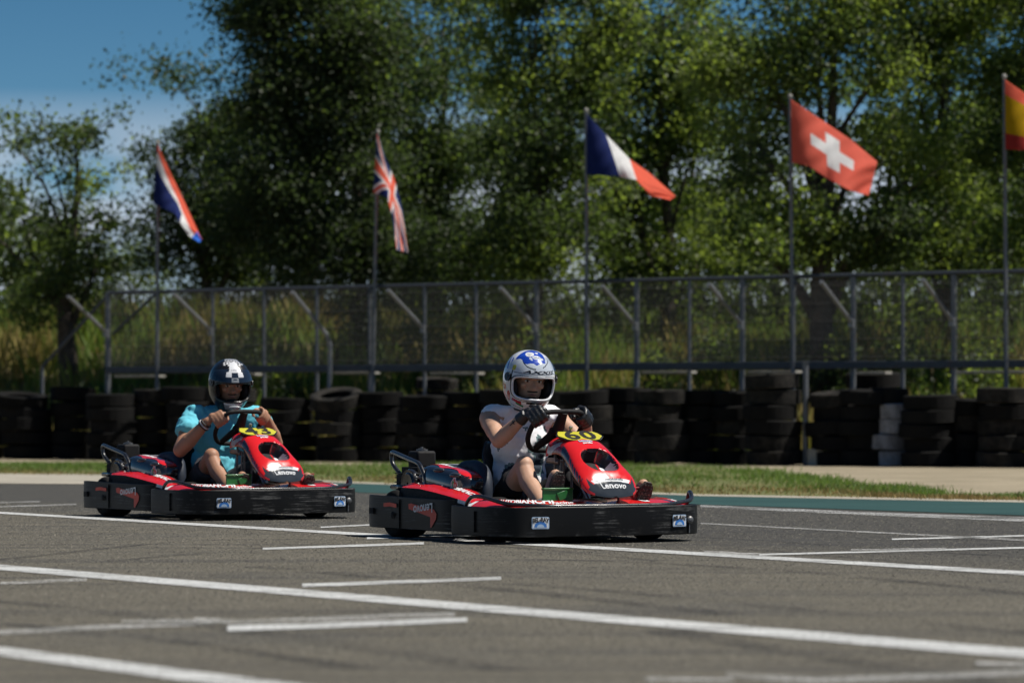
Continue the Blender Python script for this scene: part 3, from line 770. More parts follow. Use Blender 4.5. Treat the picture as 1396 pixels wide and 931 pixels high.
# centre px, width px, top row, offset from the fence line, tilt, kind, where it stands
stacks = [
 (-25, 60, 545, -.75, 0, 'tyre', 'the stack cut by the left frame edge'),
 (40, 66, 537, -.75, 8, 'tyre', 'the leaning stack near the left frame edge'),
 (101, 56, 528, -.45, 0, 'tyre', 'the stack below the far left tree trunk'),
 (154, 62, 537, -.85, 0, 'tyre', 'the stack below the left end of the fence'),
 (208, 54, 531, -.40, 0, 'tyre', 'the stack left of the teal shirted driver'),
 (258, 58, 527, -.45, 1, 'tyre', 'the stack behind the teal shirt sleeve'),
 (318, 60, 530, -.60, 0, 'tyre', 'the stack hidden behind the black helmet'),
 (391, 66, 543, -.85, -3, 'tyre', 'the low stack just right of the teal shirted driver'),
 (465, 62, 540, -.85, 5, 'tyre', 'the stack whose tipped top tyre faces forward'),
 (518, 60, 534, -.50, 0, 'tyre', 'the stack above the front kart roll hoop'),
 (576, 66, 539, -.85, -2, 'tyre', 'the stack above the front kart engine'),
 (638, 62, 534, -.50, 0, 'tyre', 'the stack left of the white shirted driver'),
 (690, 60, 531, -.75, 0, 'tyre', 'the stack behind the white shirted shoulder'),
 (750, 62, 533, -.50, 0, 'tyre', 'the stack hidden behind the steering wheel'),
 (800, 64, 532, -.80, 0, 'tyre', 'the stack behind the left glove'),
 (851, 60, 528, -.35, 0, 'tyre', 'the set back stack beyond the red nose'),
 (900, 67, 531, -.90, 0, 'tyre_grey', 'the greyish stack right of the red nose'),
 (958, 60, 532, -.45, 0, 'tyre', 'the dark stack right of the greyish stack'),
 (1004, 58, 533, -.55, 0, 'tyre', 'the narrow stack left of the tallest stack'),
 (1054, 68, 510, -.95, 0, 'tyre_grey', 'the tallest stack beside the lone steel post'),
 (1136, 66, 534, -.75, -5, 'tyre', 'the leaning stack behind the concrete block'),
 (1190, 66, 508, .75, 0, 'tyre', 'the rear stack topping the wall under the rail'),
 (1176, 62, 531, -.75, -2, 'tyre', 'the stack left of the white painted tyres'),
 (1220, 46, 529, -.70, 1, 'tyre_white', 'the white painted stack'),
 (1268, 70, 538, -.95, 1, 'tyre', 'the stack right of the white painted tyres'),
 (1322, 62, 543, -.60, 2, 'tyre', 'the low stack one from the right frame edge'),
 (1372, 70, 529, -.90, 0, 'tyre_grey', 'the stack cut by the right frame edge'),
 (1450, 70, 535, -.70, 0, 'tyre', 'the stack beyond the right frame edge'),
]
for (px, wpx, ytop, off, tilt, kind, where) in stacks:
    wpx *= 1.13
    b = fence_at(px, off); D = b.y
    H = (HZ-ytop)/F*D + CH; nt = max(3, round(H/.205)); th = H/nt
    rad = wpx/F*D/2
    fat = 0
    for k in range(nt):
        kk = kind
        if kind == 'tyre_white': kk = 'tyre_white' if k < nt-1 else 'tyre'
        elif kind == 'tyre' and RNG.uniform() < .16: kk = 'tyre_grey'
        elif kind == 'tyre_grey' and RNG.uniform() < .3: kk = 'tyre'
        o = link_mesh('tyre', TM[kk])
        j = RNG.normal(0, .028, 2) if not kind == 'tyre_white' else RNG.normal(0, .05, 2)
        sh = math.tan(R(tilt))*th*k*.8
        o.location = (b.x + j[0] - sh, b.y + j[1], th*(k+.5) + .001)
        sc = rad/.335*RNG.uniform(.965, 1.03)
        o.scale = (sc, sc, th/.207)
        tl = R(tilt)*(k/(nt-1))
        o.rotation_euler = (RNG.normal(0, .025), -tl + RNG.normal(0, .025), RNG.uniform(0, 6.28))
        if 'tipped top' in where and k == nt-1:
            o.rotation_euler = (R(15), R(-5), 0); o.location.z += .05
        col = {'tyre': 'black', 'tyre_grey': 'dusty grey', 'tyre_white': 'white painted'}[kk]
        pos = 'topmost in' if k == nt-1 else LEV[k]
        tag(o, f'{col} tyre, {pos} {where}', 'tyre', 'tyres stacked along the barrier')
q = fence_at(596, .35)
o = link_mesh('tyre', TM['tyre_grey']); o.location = (q.x, q.y, 1.03+.13); o.rotation_euler = (R(6), R(2), 0); o.scale = (.95, .95, .75)
tag(o, 'loose dusty tyre lying flat behind the wall under the middle rail', 'tyre', 'tyres stacked along the barrier')
o2 = link_mesh('tyre', TM['tyre']); o2.location = (q.x, q.y, .95); o2.scale = (.95, .95, 1); tag(o2, 'black tyre lying directly beneath the loose dusty tyre', 'tyre', 'tyres stacked along the barrier')
for k in range(4):
    o2 = link_mesh('tyre', TM['tyre']); o2.location = (q.x, q.y, .11+.205*k); o2.scale = (.95, .95, 1)
    tag(o2, f'black tyre, {LEV[k]} the pile under the loose dusty tyre', 'tyre', 'tyres stacked along the barrier')

# ------------------------------------------------------------------ flags
FC = {k: cloth_mat('flag_'+k, c, .6) for k, c in dict(red=(.88, .20, .12), blue=(.030, .05, .21), white=(.90, .90, .90), bright=(.06, .24, .80), yellow=(.62, .40, .01), swiss=(.88, .22, .15), crimson=(.50, .06, .05)).items()}
def plerp(pl, u):
    us = [p[0] for p in pl]
    return np.array([np.interp(u, us, [p[1] for p in pl]), np.interp(u, us, [p[2] for p in pl])])
def flag_pole(px_top, y_top, px_bot, label):
    b = fence_at(px_bot, -.09); D = b.y; t = P(px_top, y_top, D)
    root = empty('flagpole', b); tag(root, label, 'flagpole', 'flagpoles along the fence')
    mb = MB(); mb.tube([(0, 0, -.05), (t.x-b.x, 0, t.z)], [.032, .024], 10); mb.build('pole', M['galv'], root)
    mb = MB(); mb.ell((t.x-b.x, 0, t.z+.02), (.034, .034, .04), nu=12, nv=8); mb.build('finial', M['plank'], root)
    mb = MB(); mb.box((0, .04, 1.38), (.10, .10, .06)); mb.box((0.0, .04, 2.55), (.09, .10, .05)); mb.build('bracket', M['steel_dark'], root)
    return D
def flag(name, D, topl, botl, colf, cols, label, wave, nu=96, nv=56):
    def fn(u, v):
        a, b = plerp(topl, u), plerp(botl, u); p = a*(1-v) + b*v
        d = (v-.5)*.55*min(1, u*2) + (wave[0]*math.sin(u*wave[1] + v*wave[2]) + wave[0]*.4*math.sin(u*13+v*5+1) + .012*math.sin(u*31+v*17))*min(1, u*2.5) + u*wave[3]
        return P(p[0], p[1], D - .035 - d)
    mb = MB(); mb.grid(fn, nu, nv, colf)
    o = mb.build(name, [FC[c] for c in cols], smooth=180)
    s = o.modifiers.new('thickness', 'SOLIDIFY'); s.thickness = .003
    tag(o, label, 'flag', 'national flags on the poles'); return o
D = flag_pole(215, 197, 214, 'grey pole carrying the red white and blue striped flag at far left')
def nl(u, v):
    if u > .90: return 2 if v > .25 else 0
    r = .10 + .62*u if u < .6 else .47+.45*(u-.6)
    if v < r: return 0
    if u > .58: return 1
    w = r + .26*(1-u*.9)
    return 1 if v < w else 2
flag('flag', D, [(0, 215, 198), (.25, 231, 233), (.5, 246, 264), (.8, 264, 303), (1, 275, 327)], [(0, 209, 277), (.2, 222, 284), (.45, 240, 293), (.58, 245, 303), (.85, 257, 321), (1, 272, 331)],
     lambda u, v: nl(u, v) if not (u > .90) else (3 if v > .1 else 0), ['red', 'white', 'blue', 'bright'], 'limp Dutch flag of red, white and blue stripes, far left', (.10, 9, 3, .2))
D = flag_pole(515, 182, 506, 'grey slightly leaning pole carrying the British flag')
def uj(u, v):
    u2 = u*1.05
    dx, dy = abs(u2-.5), abs(v-.5)
    if dx < .055 or dy < .10: return 0
    if dx < .095 or dy < .16: return 1
    d = min(abs((u2-v)), abs((u2+v-1)))
    return 0 if d < .045 else (1 if d < .11 else 2)
flag('flag', D, [(0, 514, 183), (.25, 525, 214), (.5, 538, 246), (.75, 548, 285), (1, 556, 345)], [(0, 509, 263), (.2, 520, 266), (.35, 528, 270), (.6, 535, 296), (1, 541, 341)],
     uj, ['red', 'white', 'blue'], 'drooping British flag with red and white crosses on blue', (.12, 10, 4, .2), 120, 90)
D = flag_pole(799, 153, 801, 'grey pole carrying the blue white and red flag')
flag('flag', D, [(0, 800, 156), (.333, 826, 184), (.667, 858, 217), (.8, 885, 236), (1, 921, 268)], [(0, 800, 238), (.333, 845, 241), (.667, 868, 246), (.8, 887, 267), (1, 914, 273)],
     lambda u, v: 0 if u < .333 else (1 if u < .667 else 2), ['blue', 'white', 'red'], 'French flag in blue, white and red bands streaming right', (.10, 8, 3, .25))
D = flag_pole(1077, 134, 1082, 'grey pole carrying the red Swiss flag')
def ch(u, v):
    a, b = abs(u-.49), abs(v-.47)
    return 1 if (a < .085 and b < .30) or (b < .10 and a < .26) else 0
flag('flag', D, [(0, 1078, 136), (.4, 1123, 166), (.7, 1160, 191), (1, 1196, 221)], [(0, 1080, 222), (.18, 1101, 226), (.4, 1128, 244), (.7, 1158, 260), (1, 1184, 267)],
     ch, ['swiss', 'white'], 'red Swiss flag with a white cross, waving', (.12, 9, 2.5, .15), 110, 70)
D = flag_pole(1369, 107, 1373, 'grey pole carrying the yellow and red flag at the right edge')
flag('flag', D, [(0, 1370, 109), (.3, 1396, 127), (1, 1478, 190)], [(0, 1371, 204), (.3, 1396, 205), (1, 1462, 250)],
     lambda u, v: 0 if v < .22 else (1 if v < .77 else 2), ['red', 'yellow', 'crimson'], 'Spanish flag of red and yellow bands cut by the right frame edge', (.10, 8, 3, .2))

# ================================================================== THE KARTS
def gloss(name, c, rough=.25, coat=.6, var=.05): return pbr(name, c, rough, 0, var, 14, coat=coat)
def scratched(name, c, hi, rough=.42):
    t = NT(name)
    oi = t.n.new('ShaderNodeObjectInfo'); sh = t.math('MULTIPLY', oi.outputs['Random'], 40.0)      # each copy is scuffed differently
    a = t.noise(1.0, 5, (3, 3, 90), rough=.7); b = t.noise(5, 4, rough=.7)
    for nd in [x for x in t.n if x.type == 'MAPPING']: t.link(sh, nd.inputs['Location'])
    f = t.math('MULTIPLY', t.rng(a, .51, .64), t.rng(b, .46, .62))
    col = t.mix(f, c, hi)
    col = t.mix(t.rng(t.noise(9, 5, rough=.75), .58, .78, 0, .4), col, (.05, .045, .038))
    t.color(col); t.set(rough=t.rng(f, 0, 1, rough, .75), spec=.2); t.bump(a, .12, .003)
    return t.m
K = {
 'black': scratched('scuffed_black_plastic', (.0062, .0062, .0064), (.12, .12, .118)),
 'bracket': pbr('black_steel_tube', (.014, .014, .016), .3, coat=.5),
 'red': gloss('red_bodywork', (.62, .014, .016), .2, .25),
 'dred': gloss('dark_red_print', (.24, .010, .016)),
 'navy': gloss('navy_print', (.022, .026, .045), .25),
 'white': pbr('white_print', (.66, .67, .69), .6, var=.05, spec=.2),
 'silver': gloss('silver_print', (.42, .44, .47), .3),
 'char': gloss('charcoal_print', (.034, .040, .048), .10, .0),
 'gblack': gloss('gloss_black', (.012, .012, .014), .18, .9),
 'mblack': pbr('matt_black', (.009, .009, .010), .7, spec=.25),
 'yellow': gloss('yellow_plate', (.50, .46, .03), .4, .1),
 'green': gloss('green_plastic', (.010, .12, .022), .4, .3),
 'lgreen': gloss('green_logo', (.02, .28, .08), .4, .2),
 'blue': gloss('blue_print', (.03, .16, .48), .4, .2),
 'paleblue': gloss('pale_blue_print', (.34, .46, .62), .4, .2),
 'denim': pbr('navy_vinyl', (.013, .020, .036), .6, var=.2, scale=20, bump=.2),
 'steel': pbr('bright_steel', (.45, .45, .46), .35, 1.0),
 'alloy': pbr('dull_alloy', (.20, .20, .20), .5, .8),
 'slick': rubber('slick_tyre', (.012, .012, .012), .5, (.055, .050, .042)),
 'seatm': gloss('seat_shell', (.010, .012, .017), .4, .2),
 'sred': gloss('orange_red_sticker', (.55, .055, .03), .5, .1),
 'dirtyred': pbr('dull_red_steel', (.22, .02, .018), .6, var=.2),
}
def smoothpath(pts, n=6):
    pts = [Vector(p) for p in pts]; out = []
    for i in range(len(pts)-1):
        p0, p1, p2, p3 = pts[max(i-1, 0)], pts[i], pts[i+1], pts[min(i+2, len(pts)-1)]
        for k in range(n):
            t = k/n; out.append(.5*((2*p1) + (p2-p0)*t + (2*p0-5*p1+4*p2-p3)*t*t + (3*p1-p0-3*p2+p3)*t**3))
    out.append(pts[-1]); return out
def tbent(pts, r, n=8, rnd=.04):           # tube with rounded bends
    pts = [Vector(p) for p in pts]; out = [pts[0]]
    for a, b, c in zip(pts, pts[1:], pts[2:]):
        d1, d2 = min(rnd, (b-a).length*.45), min(rnd, (c-b).length*.45)
        p, q = b + (a-b).normalized()*d1, b + (c-b).normalized()*d2
        for k in range(5):
            t = k/4; out.append(p.lerp(b, t).lerp(b.lerp(q, t), t))
    out.append(pts[-1]); return out

# the nose panel surface: u runs from the back edge to the front tip, v across from the kart's right (-1) to its left (+1)
NS = [(.375, .125, .585, .485), (.44, .15, .607, .490), (.54, .152, .600, .500), (.61, .150, .580, .482), (.69, .158, .538, .425), (.77, .172, .478, .368), (.855, .180, .412, .325), (.905, .166, .352, .290), (.935, .128, .304, .270), (.950, .065, .276, .260), (.954, .012, .266, .258)]
def nose_raw(u, v):
    x = u*(len(NS)-1); i = min(int(x), len(NS)-2); t = x-i
    q = [NS[max(i-1, 0)], NS[i], NS[i+1], NS[min(i+2, len(NS)-1)]]
    s = [.5*((2*q[1][k]) + (q[2][k]-q[0][k])*t + (2*q[0][k]-5*q[1][k]+4*q[2][k]-q[3][k])*t*t + (3*q[1][k]-q[0][k]-3*q[2][k]+q[3][k])*t**3) for k in range(4)]
    th = v*math.pi/2; sg = 1 if v >= 0 else -1
    y = sg*s[1]*abs(math.sin(th))**.9
    z = s[3] + (s[2]-s[3])*max(0, math.cos(th))**.62
    return Vector((s[0], y + .03, z))
HC, HU, HV = (.505, .02), .100, .41        # the oval air hole
def hole(u, v):
    du = (u-HC[0])/HU; dv = (v-HC[1])/(HV*(1.0 - .18*du))
    return (abs(du)**2.4 + abs(dv)**2.4)
def nose(u, v, lift=0.0):
    e = 2e-3
    p = nose_raw(u, v)
    n = (nose_raw(min(u+e, 1), v)-nose_raw(max(u-e, 0), v)).cross(nose_raw(u, min(v+e, 1))-nose_raw(u, max(v-e, -1)))
    n = n.normalized() if n.length > 1e-12 else Vector((0, 0, 1))
    if n.z < 0: n = -n
    h = hole(u, v); d = 0
    if h < 1: d = -.085*min(1, (1-h)*2.6)
    return p + n*(d + lift)
NM = ['red', 'navy', 'white', 'char', 'gblack', 'dred', 'silver', 'mblack']
def nose_col(u, v):
    h = hole(u, v)
    if h < 1:
        if h > .90: return 4
        if v > .16 + .02*(u-.5): return 2 if u > .475 else 3
        if u > .585: return 0
        if abs(v+.06) < .14 and abs(u-.545) < .014: return 0
        if v > .11 or (u > .575 and v > -.05): return 0
        return 7  # matt black put in for the darkness of a deeper hole
    if u > .62:                                   # chin
        if u > .702 + .02*abs(v): return 0 if abs(v) > .88 and u < .80 else 3
        if abs(abs(v)-.62) < (u-.63)*1.25 - .0 and abs(v) > .50: return 3
        if u > .672 and abs(v) < .52 - (u-.672)*1.5: return 2
        return 0
    if u < .28:
        if u < .035: return 5
        if v < -.52:
            k = (u-.10)/.14
            if 0 < k < 1 and abs(v + .95 - .38*abs(k-.25)) < .10: return 6
            if k > .35: return 5
        if v > .60 and u > .12: return 5
        return 0
    if v < -.60 and u < .62:
        edge = -.66 + .06*math.sin(u*9)
        if v < edge - .05: 
            if u > .40 and (u*26 + v*3) % 1 < .42 and v > -.97 : return 0
            return 1
        return 0
    if v > .72 and u > .36: 
        return 1 if (u*14 + v*5) % 1.6 < .9 else 0
    return 0

def build_kart(name, loc, rz, label):
    k = empty(name, loc, rz); tag(k, label, 'racing kart')
    m = lambda *n: [K[x] for x in n]
    # --- wheels
    def wheel(x, y, r, w):
        Mx = Matrix.Translation((x, y, r)) @ Matrix.Rotation(R(90), 4, 'X'); h = w/2
        e = link_mesh('wheel', None) if False else None
        hub = MB(); hub.lathe([(.022, -h*.7), (.022, h*.7), (.012, h*.72), (.012, -h*.72)], 14, Mx)
        root = hub.build('wheel', K['alloy'], k)
        t = MB(); t.lathe([(r*.47, -h*.82), (r*.60, -h*.98), (r*.80, -h), (r*.93, -h*.92), (r*.985, -h*.72), (r, -h*.4), (r, h*.4), (r*.985, h*.72), (r*.93, h*.92), (r*.80, h), (r*.60, h*.98), (r*.47, h*.82)], 32, Mx)
        t.build('tyre', K['slick'], root, smooth=60)
        t = MB(); t.lathe([(r*.47, -h*.8), (r*.50, -h*.86), (r*.44, -h*.80), (r*.38, -h*.3), (r*.10, -h*.25), (r*.10, h*.25), (r*.38, h*.3), (r*.44, h*.80), (r*.50, h*.86), (r*.47, h*.8)], 24, Mx)
        t.build('rim', K['alloy'], root)
    for y in (-.525, .525): wheel(-.525, y, .142, .20)
    for y in (-.51, .51): wheel(.525, y, .130, .135)
    # --- front bumper wrapping round the nose and both sides
    half = [(.285, -.640), (.30, -.672), (.36, -.684), (.50, -.690), (.64, -.694), (.74, -.686), (.82, -.660), (.880, -.612), (.918, -.545), (.940, -.44), (.954, -.30), (.962, -.15), (.965, 0)]
    full = smoothpath([(x, y, 0) for x, y in half] + [(x, -y, 0) for x, y in reversed(half[:-1])], 4)
    sec = [(-.028, .206), (-.002, .210), (.002, .206), (.004, .150), (.004, .10), (.001, .046), (-.004, .042), (-.028, .046)]
    b = MB(); b.sweep([(p.x, p.y) for p in full], sec)
    b.box((.62, -.703, .125), (.004, .012, .12)); b.box((.62, .703, .125), (.004, .012, .12))
    b.build('front_bumper', K['black'], k, smooth=30)
    # recessed frames and stickers on the bumper face
    def face_at(yl):
        x = np.interp(abs(yl), [-y for _, y in reversed(half)], [x for x, _ in reversed(half)]); return x
    for yl in (-.46, .46):
        a = Vector((face_at(yl-.03), yl-.03)); c = Vector((face_at(yl+.03), yl+.03)); t = (c-a).normalized(); nrm = Vector((t.y, -t.x)); ctr = (a+c)/2 + nrm*.0105
        def fp(x, z, l=0.0, ctr=ctr, t=t, nrm=nrm): q = ctr + t*x + nrm*l; return Vector((q.x, q.y, .122 + z))
        s = MB()
        def rr(w, h, l, mi, rad=.008):
            pts = []
            for cx, cy, a0 in ((w/2-rad, h/2-rad, 0), (-w/2+rad, h/2-rad, 90), (-w/2+rad, -h/2+rad, 180), (w/2-rad, -h/2+rad, 270)):
                for j in range(4): an = R(a0+30*j); pts.append(fp(cx+rad*math.cos(an), cy+rad*math.sin(an), l))
            s.add(pts, [tuple(range(16))], mi)
        rr(.104, .068, .001, 0); rr(.094, .058, .002, 1, .005)
        arc = [fp(-.037, -.025, .003)] + [fp(.038*math.cos(an), -.025+.034*math.sin(an), .003) for an in np.linspace(math.pi, 0, 14)]
        s.add(arc, [tuple(range(len(arc)))], 2)
        arc = [fp(-.022, -.025, .0036)] + [fp(.022*math.cos(an), -.025+.018*math.sin(an), .0036) for an in np.linspace(math.pi, 0, 12)]
        s.add(arc, [tuple(range(len(arc)))], 0)
        vs, fs = text2d('BEL-RAY', .034, .0016, 0, 1)
        s.add([fp(x*.76, .013 + y*1.0 - .005*(x/.05)**2 + .004, .0042) for x, y in vs], fs, 3)
        s.build('sticker', m('paleblue', 'white', 'blue', 'gblack'), k, smooth=0)
    # dirt-caked tow hole by the left sticker
    s = MB(); yl = .545; x = face_at(yl); s.ell((x+.012, yl, .125), (.012, .022, .022), nu=12, nv=8); s.box((x+.010, yl-.005, .085), (.008, .006, .07))
    s.build('bumper_bolt', K['alloy'], k)
    # --- tube running along the top of the bumper
    pth = tbent([(.40, -.665, .13), (.47, -.655, .262), (.60, -.650, .268), (.80, -.60, .225), (.925, -.40, .213), (.945, 0, .212), (.925, .40, .213), (.84, .62, .235), (.745, .665, .285), (.72, .668, .268), (.70, .66, .15)], .0125, rnd=.06)
    b = MB(); b.tube(pth, .0125, 9); b.build('bumper_tube', K['bracket'], k, smooth=180)
    # --- rear wheel guards, left and right, and the rear bumper
    for sg in (-1, 1):
        pp = smoothpath([(-.80, -.40, 0), (-.845, -.46, 0), (-.855, -.55, 0), (-.825, -.61, 0), (-.74, -.638, 0), (-.55, -.648, 0), (-.2, -.655, 0), (.10, -.658, 0), (.20, -.652, 0), (.25, -.63, 0), (.268, -.585, 0)], 4)
        path = [(p.x, p.y) for p in pp]
        if sg == 1: path = [(x, -y) for x, y in reversed(path)]
        sec = [(-.022, .234), (-.002, .238), (.001, .234), (.003, .18), (.003, .11), (.001, .060), (-.003, .056), (-.022, .058)]
        def zf(t, z, sg=sg):
            t = t if sg == -1 else 1-t
            return z + (.012*math.exp(-((t-.42)/.2)**2) if z > .15 else -.010*max(0, t-.5)) - (.045*max(0, (t-.90)/.10)**2 if z > .15 else 0)
        b = MB(); b.sweep(path, sec, zf=zf)
        b.box((-.36, sg*.660, .145), (.006, .008, .17))
        g = b.build('wheel_guard', K['black'], k, smooth=30)
        yf = sg*.6645
        if sg == -1:
            lf = lambda x, y: Vector((-.055 - x, yf-.003, .182 - y - .10*(x+.0)))     # upside down lettering along the guard
            tagm = MB()
            top = [(-.235, .205), (-.205, .210), (-.05, .190), (.075, .180), (.105, .155), (.10, .125), (.045, .075), (.030, .075), (.030, .135), (-.06, .150), (-.23, .176)]
            tagm.add([(x, yf-.001, z) for x, z in top], [tuple(range(len(top)))]); tagm.build('print', K['sred'], g, smooth=0)
            lettering('lettering', 'Lenovo', .078, lf, K['white'], g, .0015)
            s = MB(); s.add([(-.545, yf-.001, .182), (-.545, yf-.001, .204), (-.47, yf-.001, .210), (-.385, yf-.001, .203), (-.385, yf-.001, .180), (-.47, yf-.001, .187)], [(0, 1, 2, 3, 4, 5)])
            s.build('stripe', K['sred'], g, smooth=0)
            s = MB(); s.ell((-.44, yf+.002, .135), (.018, .006, .022), nu=12, nv=8); s.box((-.72, yf+.013, .155), (.05, .012, .035)); s.build('slot', K['mblack'], g)
    b = MB(); b.tube(tbent([(-.70, -.42, .15), (-.86, -.40, .15), (-.88, 0, .15), (-.86, .40, .15), (-.70, .42, .15)], .02), .022, 8); b.box((-.885, 0, .15), (.03, .86, .10))
    b.build('rear_bumper', K['black'], k, bevel=.01)
    # --- floor and frame
    b = MB(); b.add([(-.42, -.40, .055), (.82, -.36, .055), (.82, .36, .055), (-.42, .40, .055), (-.42, -.40, .045), (.82, -.36, .045), (.82, .36, .045), (-.42, .40, .045)], [(0, 1, 2, 3), (7, 6, 5, 4), (0, 4, 5, 1), (1, 5, 6, 2), (2, 6, 7, 3), (3, 7, 4, 0)])
    b.build('floor_tray', K['mblack'], k)
    b = MB()
    for sg in (-1, 1):
        b.tube(tbent([(-.80, sg*.34, .09), (-.2, sg*.36, .075), (.30, sg*.36, .075), (.80, sg*.20, .085), (.90, sg*.20, .12)], .016), .016, 8)
        b.tube(tbent([(-.35, sg*.36, .08), (-.35, sg*.60, .10), (.20, sg*.60, .10), (.20, sg*.36, .08)], .014), .013, 8)
    b.tube([(-.525, -.46, .142), (-.525, .46, .142)], .02, 10); b.tube([(.525, -.46, .13), (.525, .46, .13)], .014, 8); b.tube([(.90, -.22, .12), (.90, .22, .12)], .014, 8)
    b.build('frame', K['bracket'], k, smooth=60)
    # --- front fairing: sloping top behind the bumper
    outer = smoothpath([(x-.004 if abs(y) < .5 else x-.012, y*.955, 0) for x, y in half[2:]] + [((x-.004 if abs(y) < .5 else x-.012), -y*.955, 0) for x, y in reversed(half[2:-1])], 3)
    no = len(outer)
    def fair(u, v):
        i = u*(no-1); a = int(min(i, no-2)); t = i-a; o_ = outer[a].lerp(outer[a+1], t)
        inn = Vector((.46 + (o_.x-.46)*.30, o_.y*.74, 0))
        p = o_.lerp(inn, v)
        z = .196 + .062*math.sin(min(1, v*1.25)*math.pi/2)*(1-.25*v) - .03*max(0, (.55-o_.x))
        z += .010*math.sin(u*math.pi*5)*(v)*.3
        return Vector((p.x, p.y, z))
    def fcol(u, v):
        if v > .82: return 2
        if .455 < u < .54 + .05*v: return 1
        if .405 < u < .455 and v > .55-.0*(u): return 1
        if .70 < u < .735 and v > .3: return 3
        if .80 < u < .86 and abs(v-.5-(u-.83)*8) < .22: return 3
        if u < .16 and v > .45: return 3
        if u < .045: return 4
        return 0
    b = MB(); b.grid(fair, 120, 14, fcol)
    ff = b.build('front_fairing', m('red', 'dred', 'mblack', 'navy', 'white'), k, smooth=60)
    sd = ff.modifiers.new('thickness', 'SOLIDIFY'); sd.thickness = .006; sd.offset = -1
    def fmap(u0, v0, su, sv): return lambda x, y: fair(min(.999, max(0, u0 + x*su)), min(1, max(0, v0 + y*sv))) + Vector((.001, 0, .003))
    lettering('lettering', 'AUTOBIANCHI', .1, fmap(.275, .42, .32, 4.2), K['white'], ff, .004, .25, 2)
    lettering('lettering', 'racing', .1, fmap(.40, .30, .22, 2.2), K['white'], ff, .002, .25, 2)
    lettering('lettering', 'c', .1, fmap(.617, .45, .5, 4), K['white'], ff, .004, 0, 2)
    lettering('lettering', 'birel', .1, fmap(.76, .35, .22, 3), K['white'], ff, .003, .3, 2)
    lettering('lettering', 'autob', .1, fmap(.88, .45, .25, 3.5), K['white'], ff, .003, .3, 2)
    b = MB(); b.add([fair(u, v)+Vector((.001, 0, .003)) for u, v in ((.474, .62), (.484, .80), (.50, .66), (.512, .74), (.528, .72), (.522, .40), (.505, .28), (.496, .48))], [tuple(range(8))]); b.build('logo', K['lgreen'], ff, smooth=0)
    # --- side pods: red tops with black flanks
    for sg in (-1, 1):
        st = [(-.47, .585, .300, .45, .318), (-.38, .60, .300, .42, .335), (-.20, .612, .298, .41, .333), (.0, .618, .280, .42, .312), (.20, .622, .258, .44, .283), (.36, .620, .236, .47, .250), (.43, .60, .222, .50, .228)]
        def pod(u, v):
            x = u*(len(st)-1); i = min(int(x), len(st)-2); t = x-i; a = [st[i][q]*(1-t) + st[i+1][q]*t for q in range(5)]
            if v < .45: w = v/.45; y, z = a[3] + (a[1]-a[3])*w, a[4] + (a[2]-a[4])*w + .012*math.sin(w*math.pi)
            else: w = (v-.45)/.55; y, z = a[1] + .006*math.sin(w*math.pi), a[2] - (a[2]-.10)*w
            return Vector((a[0], sg*y, z))
        def pcol(u, v):
            if v > .46: return 2 if (v < .53 and u > .74) else 1
            if .20 < u < .30 and .20 < v < .34: return 3
            if v < .05: return 1
            return 0
        b = MB(); b.grid(pod, 48, 24, pcol)
        po = b.build('side_pod', m('red', 'mblack', 'white', 'navy'), k, smooth=50)
        sd = po.modifiers.new('thickness', 'SOLIDIFY'); sd.thickness = .006; sd.offset = -1 if sg < 0 else 1
        lf = lambda x, y, sg=sg: pod(.60 + (x if sg < 0 else -x)*.9, .21 - y*2.0) + Vector((0, 0, .003))
        lettering('lettering', 'AUTOBIANCHI', .075, lf, K['white'], po, .003, .2, 1)
    # --- seat
    def seat(u, v):
        a = u*2-1
        prof = smoothpath([(.30, 0, .13), (.12, 0, .075), (-.06, 0, .075), (-.17, 0, .14), (-.23, 0, .30), (-.262, 0, .46), (-.285, 0, .570)], 4)
        i = v*(len(prof)-1); j = min(int(i), len(prof)-2); c = prof[j].lerp(prof[j+1], i-j)
        w = .195 - .03*max(0, v-.5)/.5 - .03*max(0, v-.85)/.15
        lift = abs(a)**3.2
        side = Vector((.17*min(1, v*1.6) if v > .45 else .05, 0, .10*(1-v)))
        side = Vector((.13*math.sin(min(1, v*1.15)*math.pi*.9), 0, .16*max(0, 1-v*1.5)))
        return Vector((c.x, a*w, c.z)) + side*lift
    b = MB(); b.grid(seat, 24, 30); so_ = b.build('seat', K['seatm'], k, smooth=180)
    sd = so_.modifiers.new('thickness', 'SOLIDIFY'); sd.thickness = .012; sd.offset = 0
    for sg in (-1, 1):                       # padded bolsters beside the seat
        b = MB(); b.tube(smoothpath([(-.34, sg*.27, .30), (-.27, sg*.285, .395), (-.14, sg*.29, .418), (0, sg*.305, .40), (.075, sg*.325, .335), (.09, sg*.335, .22), (.085, sg*.335, .12)], 5), [.03]+[.044]*29+[.035], 12)
        b.build('bolster', K['denim'], k, smooth=180)
    # --- tank panel behind the seat
    b = MB(); b.box((-.54, -.01, .33), (.30, .36, .18)); tk = b.build('fuel_tank', K['gblack'], k, bevel=.03, seg=3)
    b = MB(); b.box((-.54, -.01, .425), (.31, .37, .012)); b.build('tank_top', K['silver'], tk, bevel=.005)
    b = MB(); b.box((-.384, -.01, .422), (.006, .36, .014)); b.build('tank_edge', K['red'], tk)
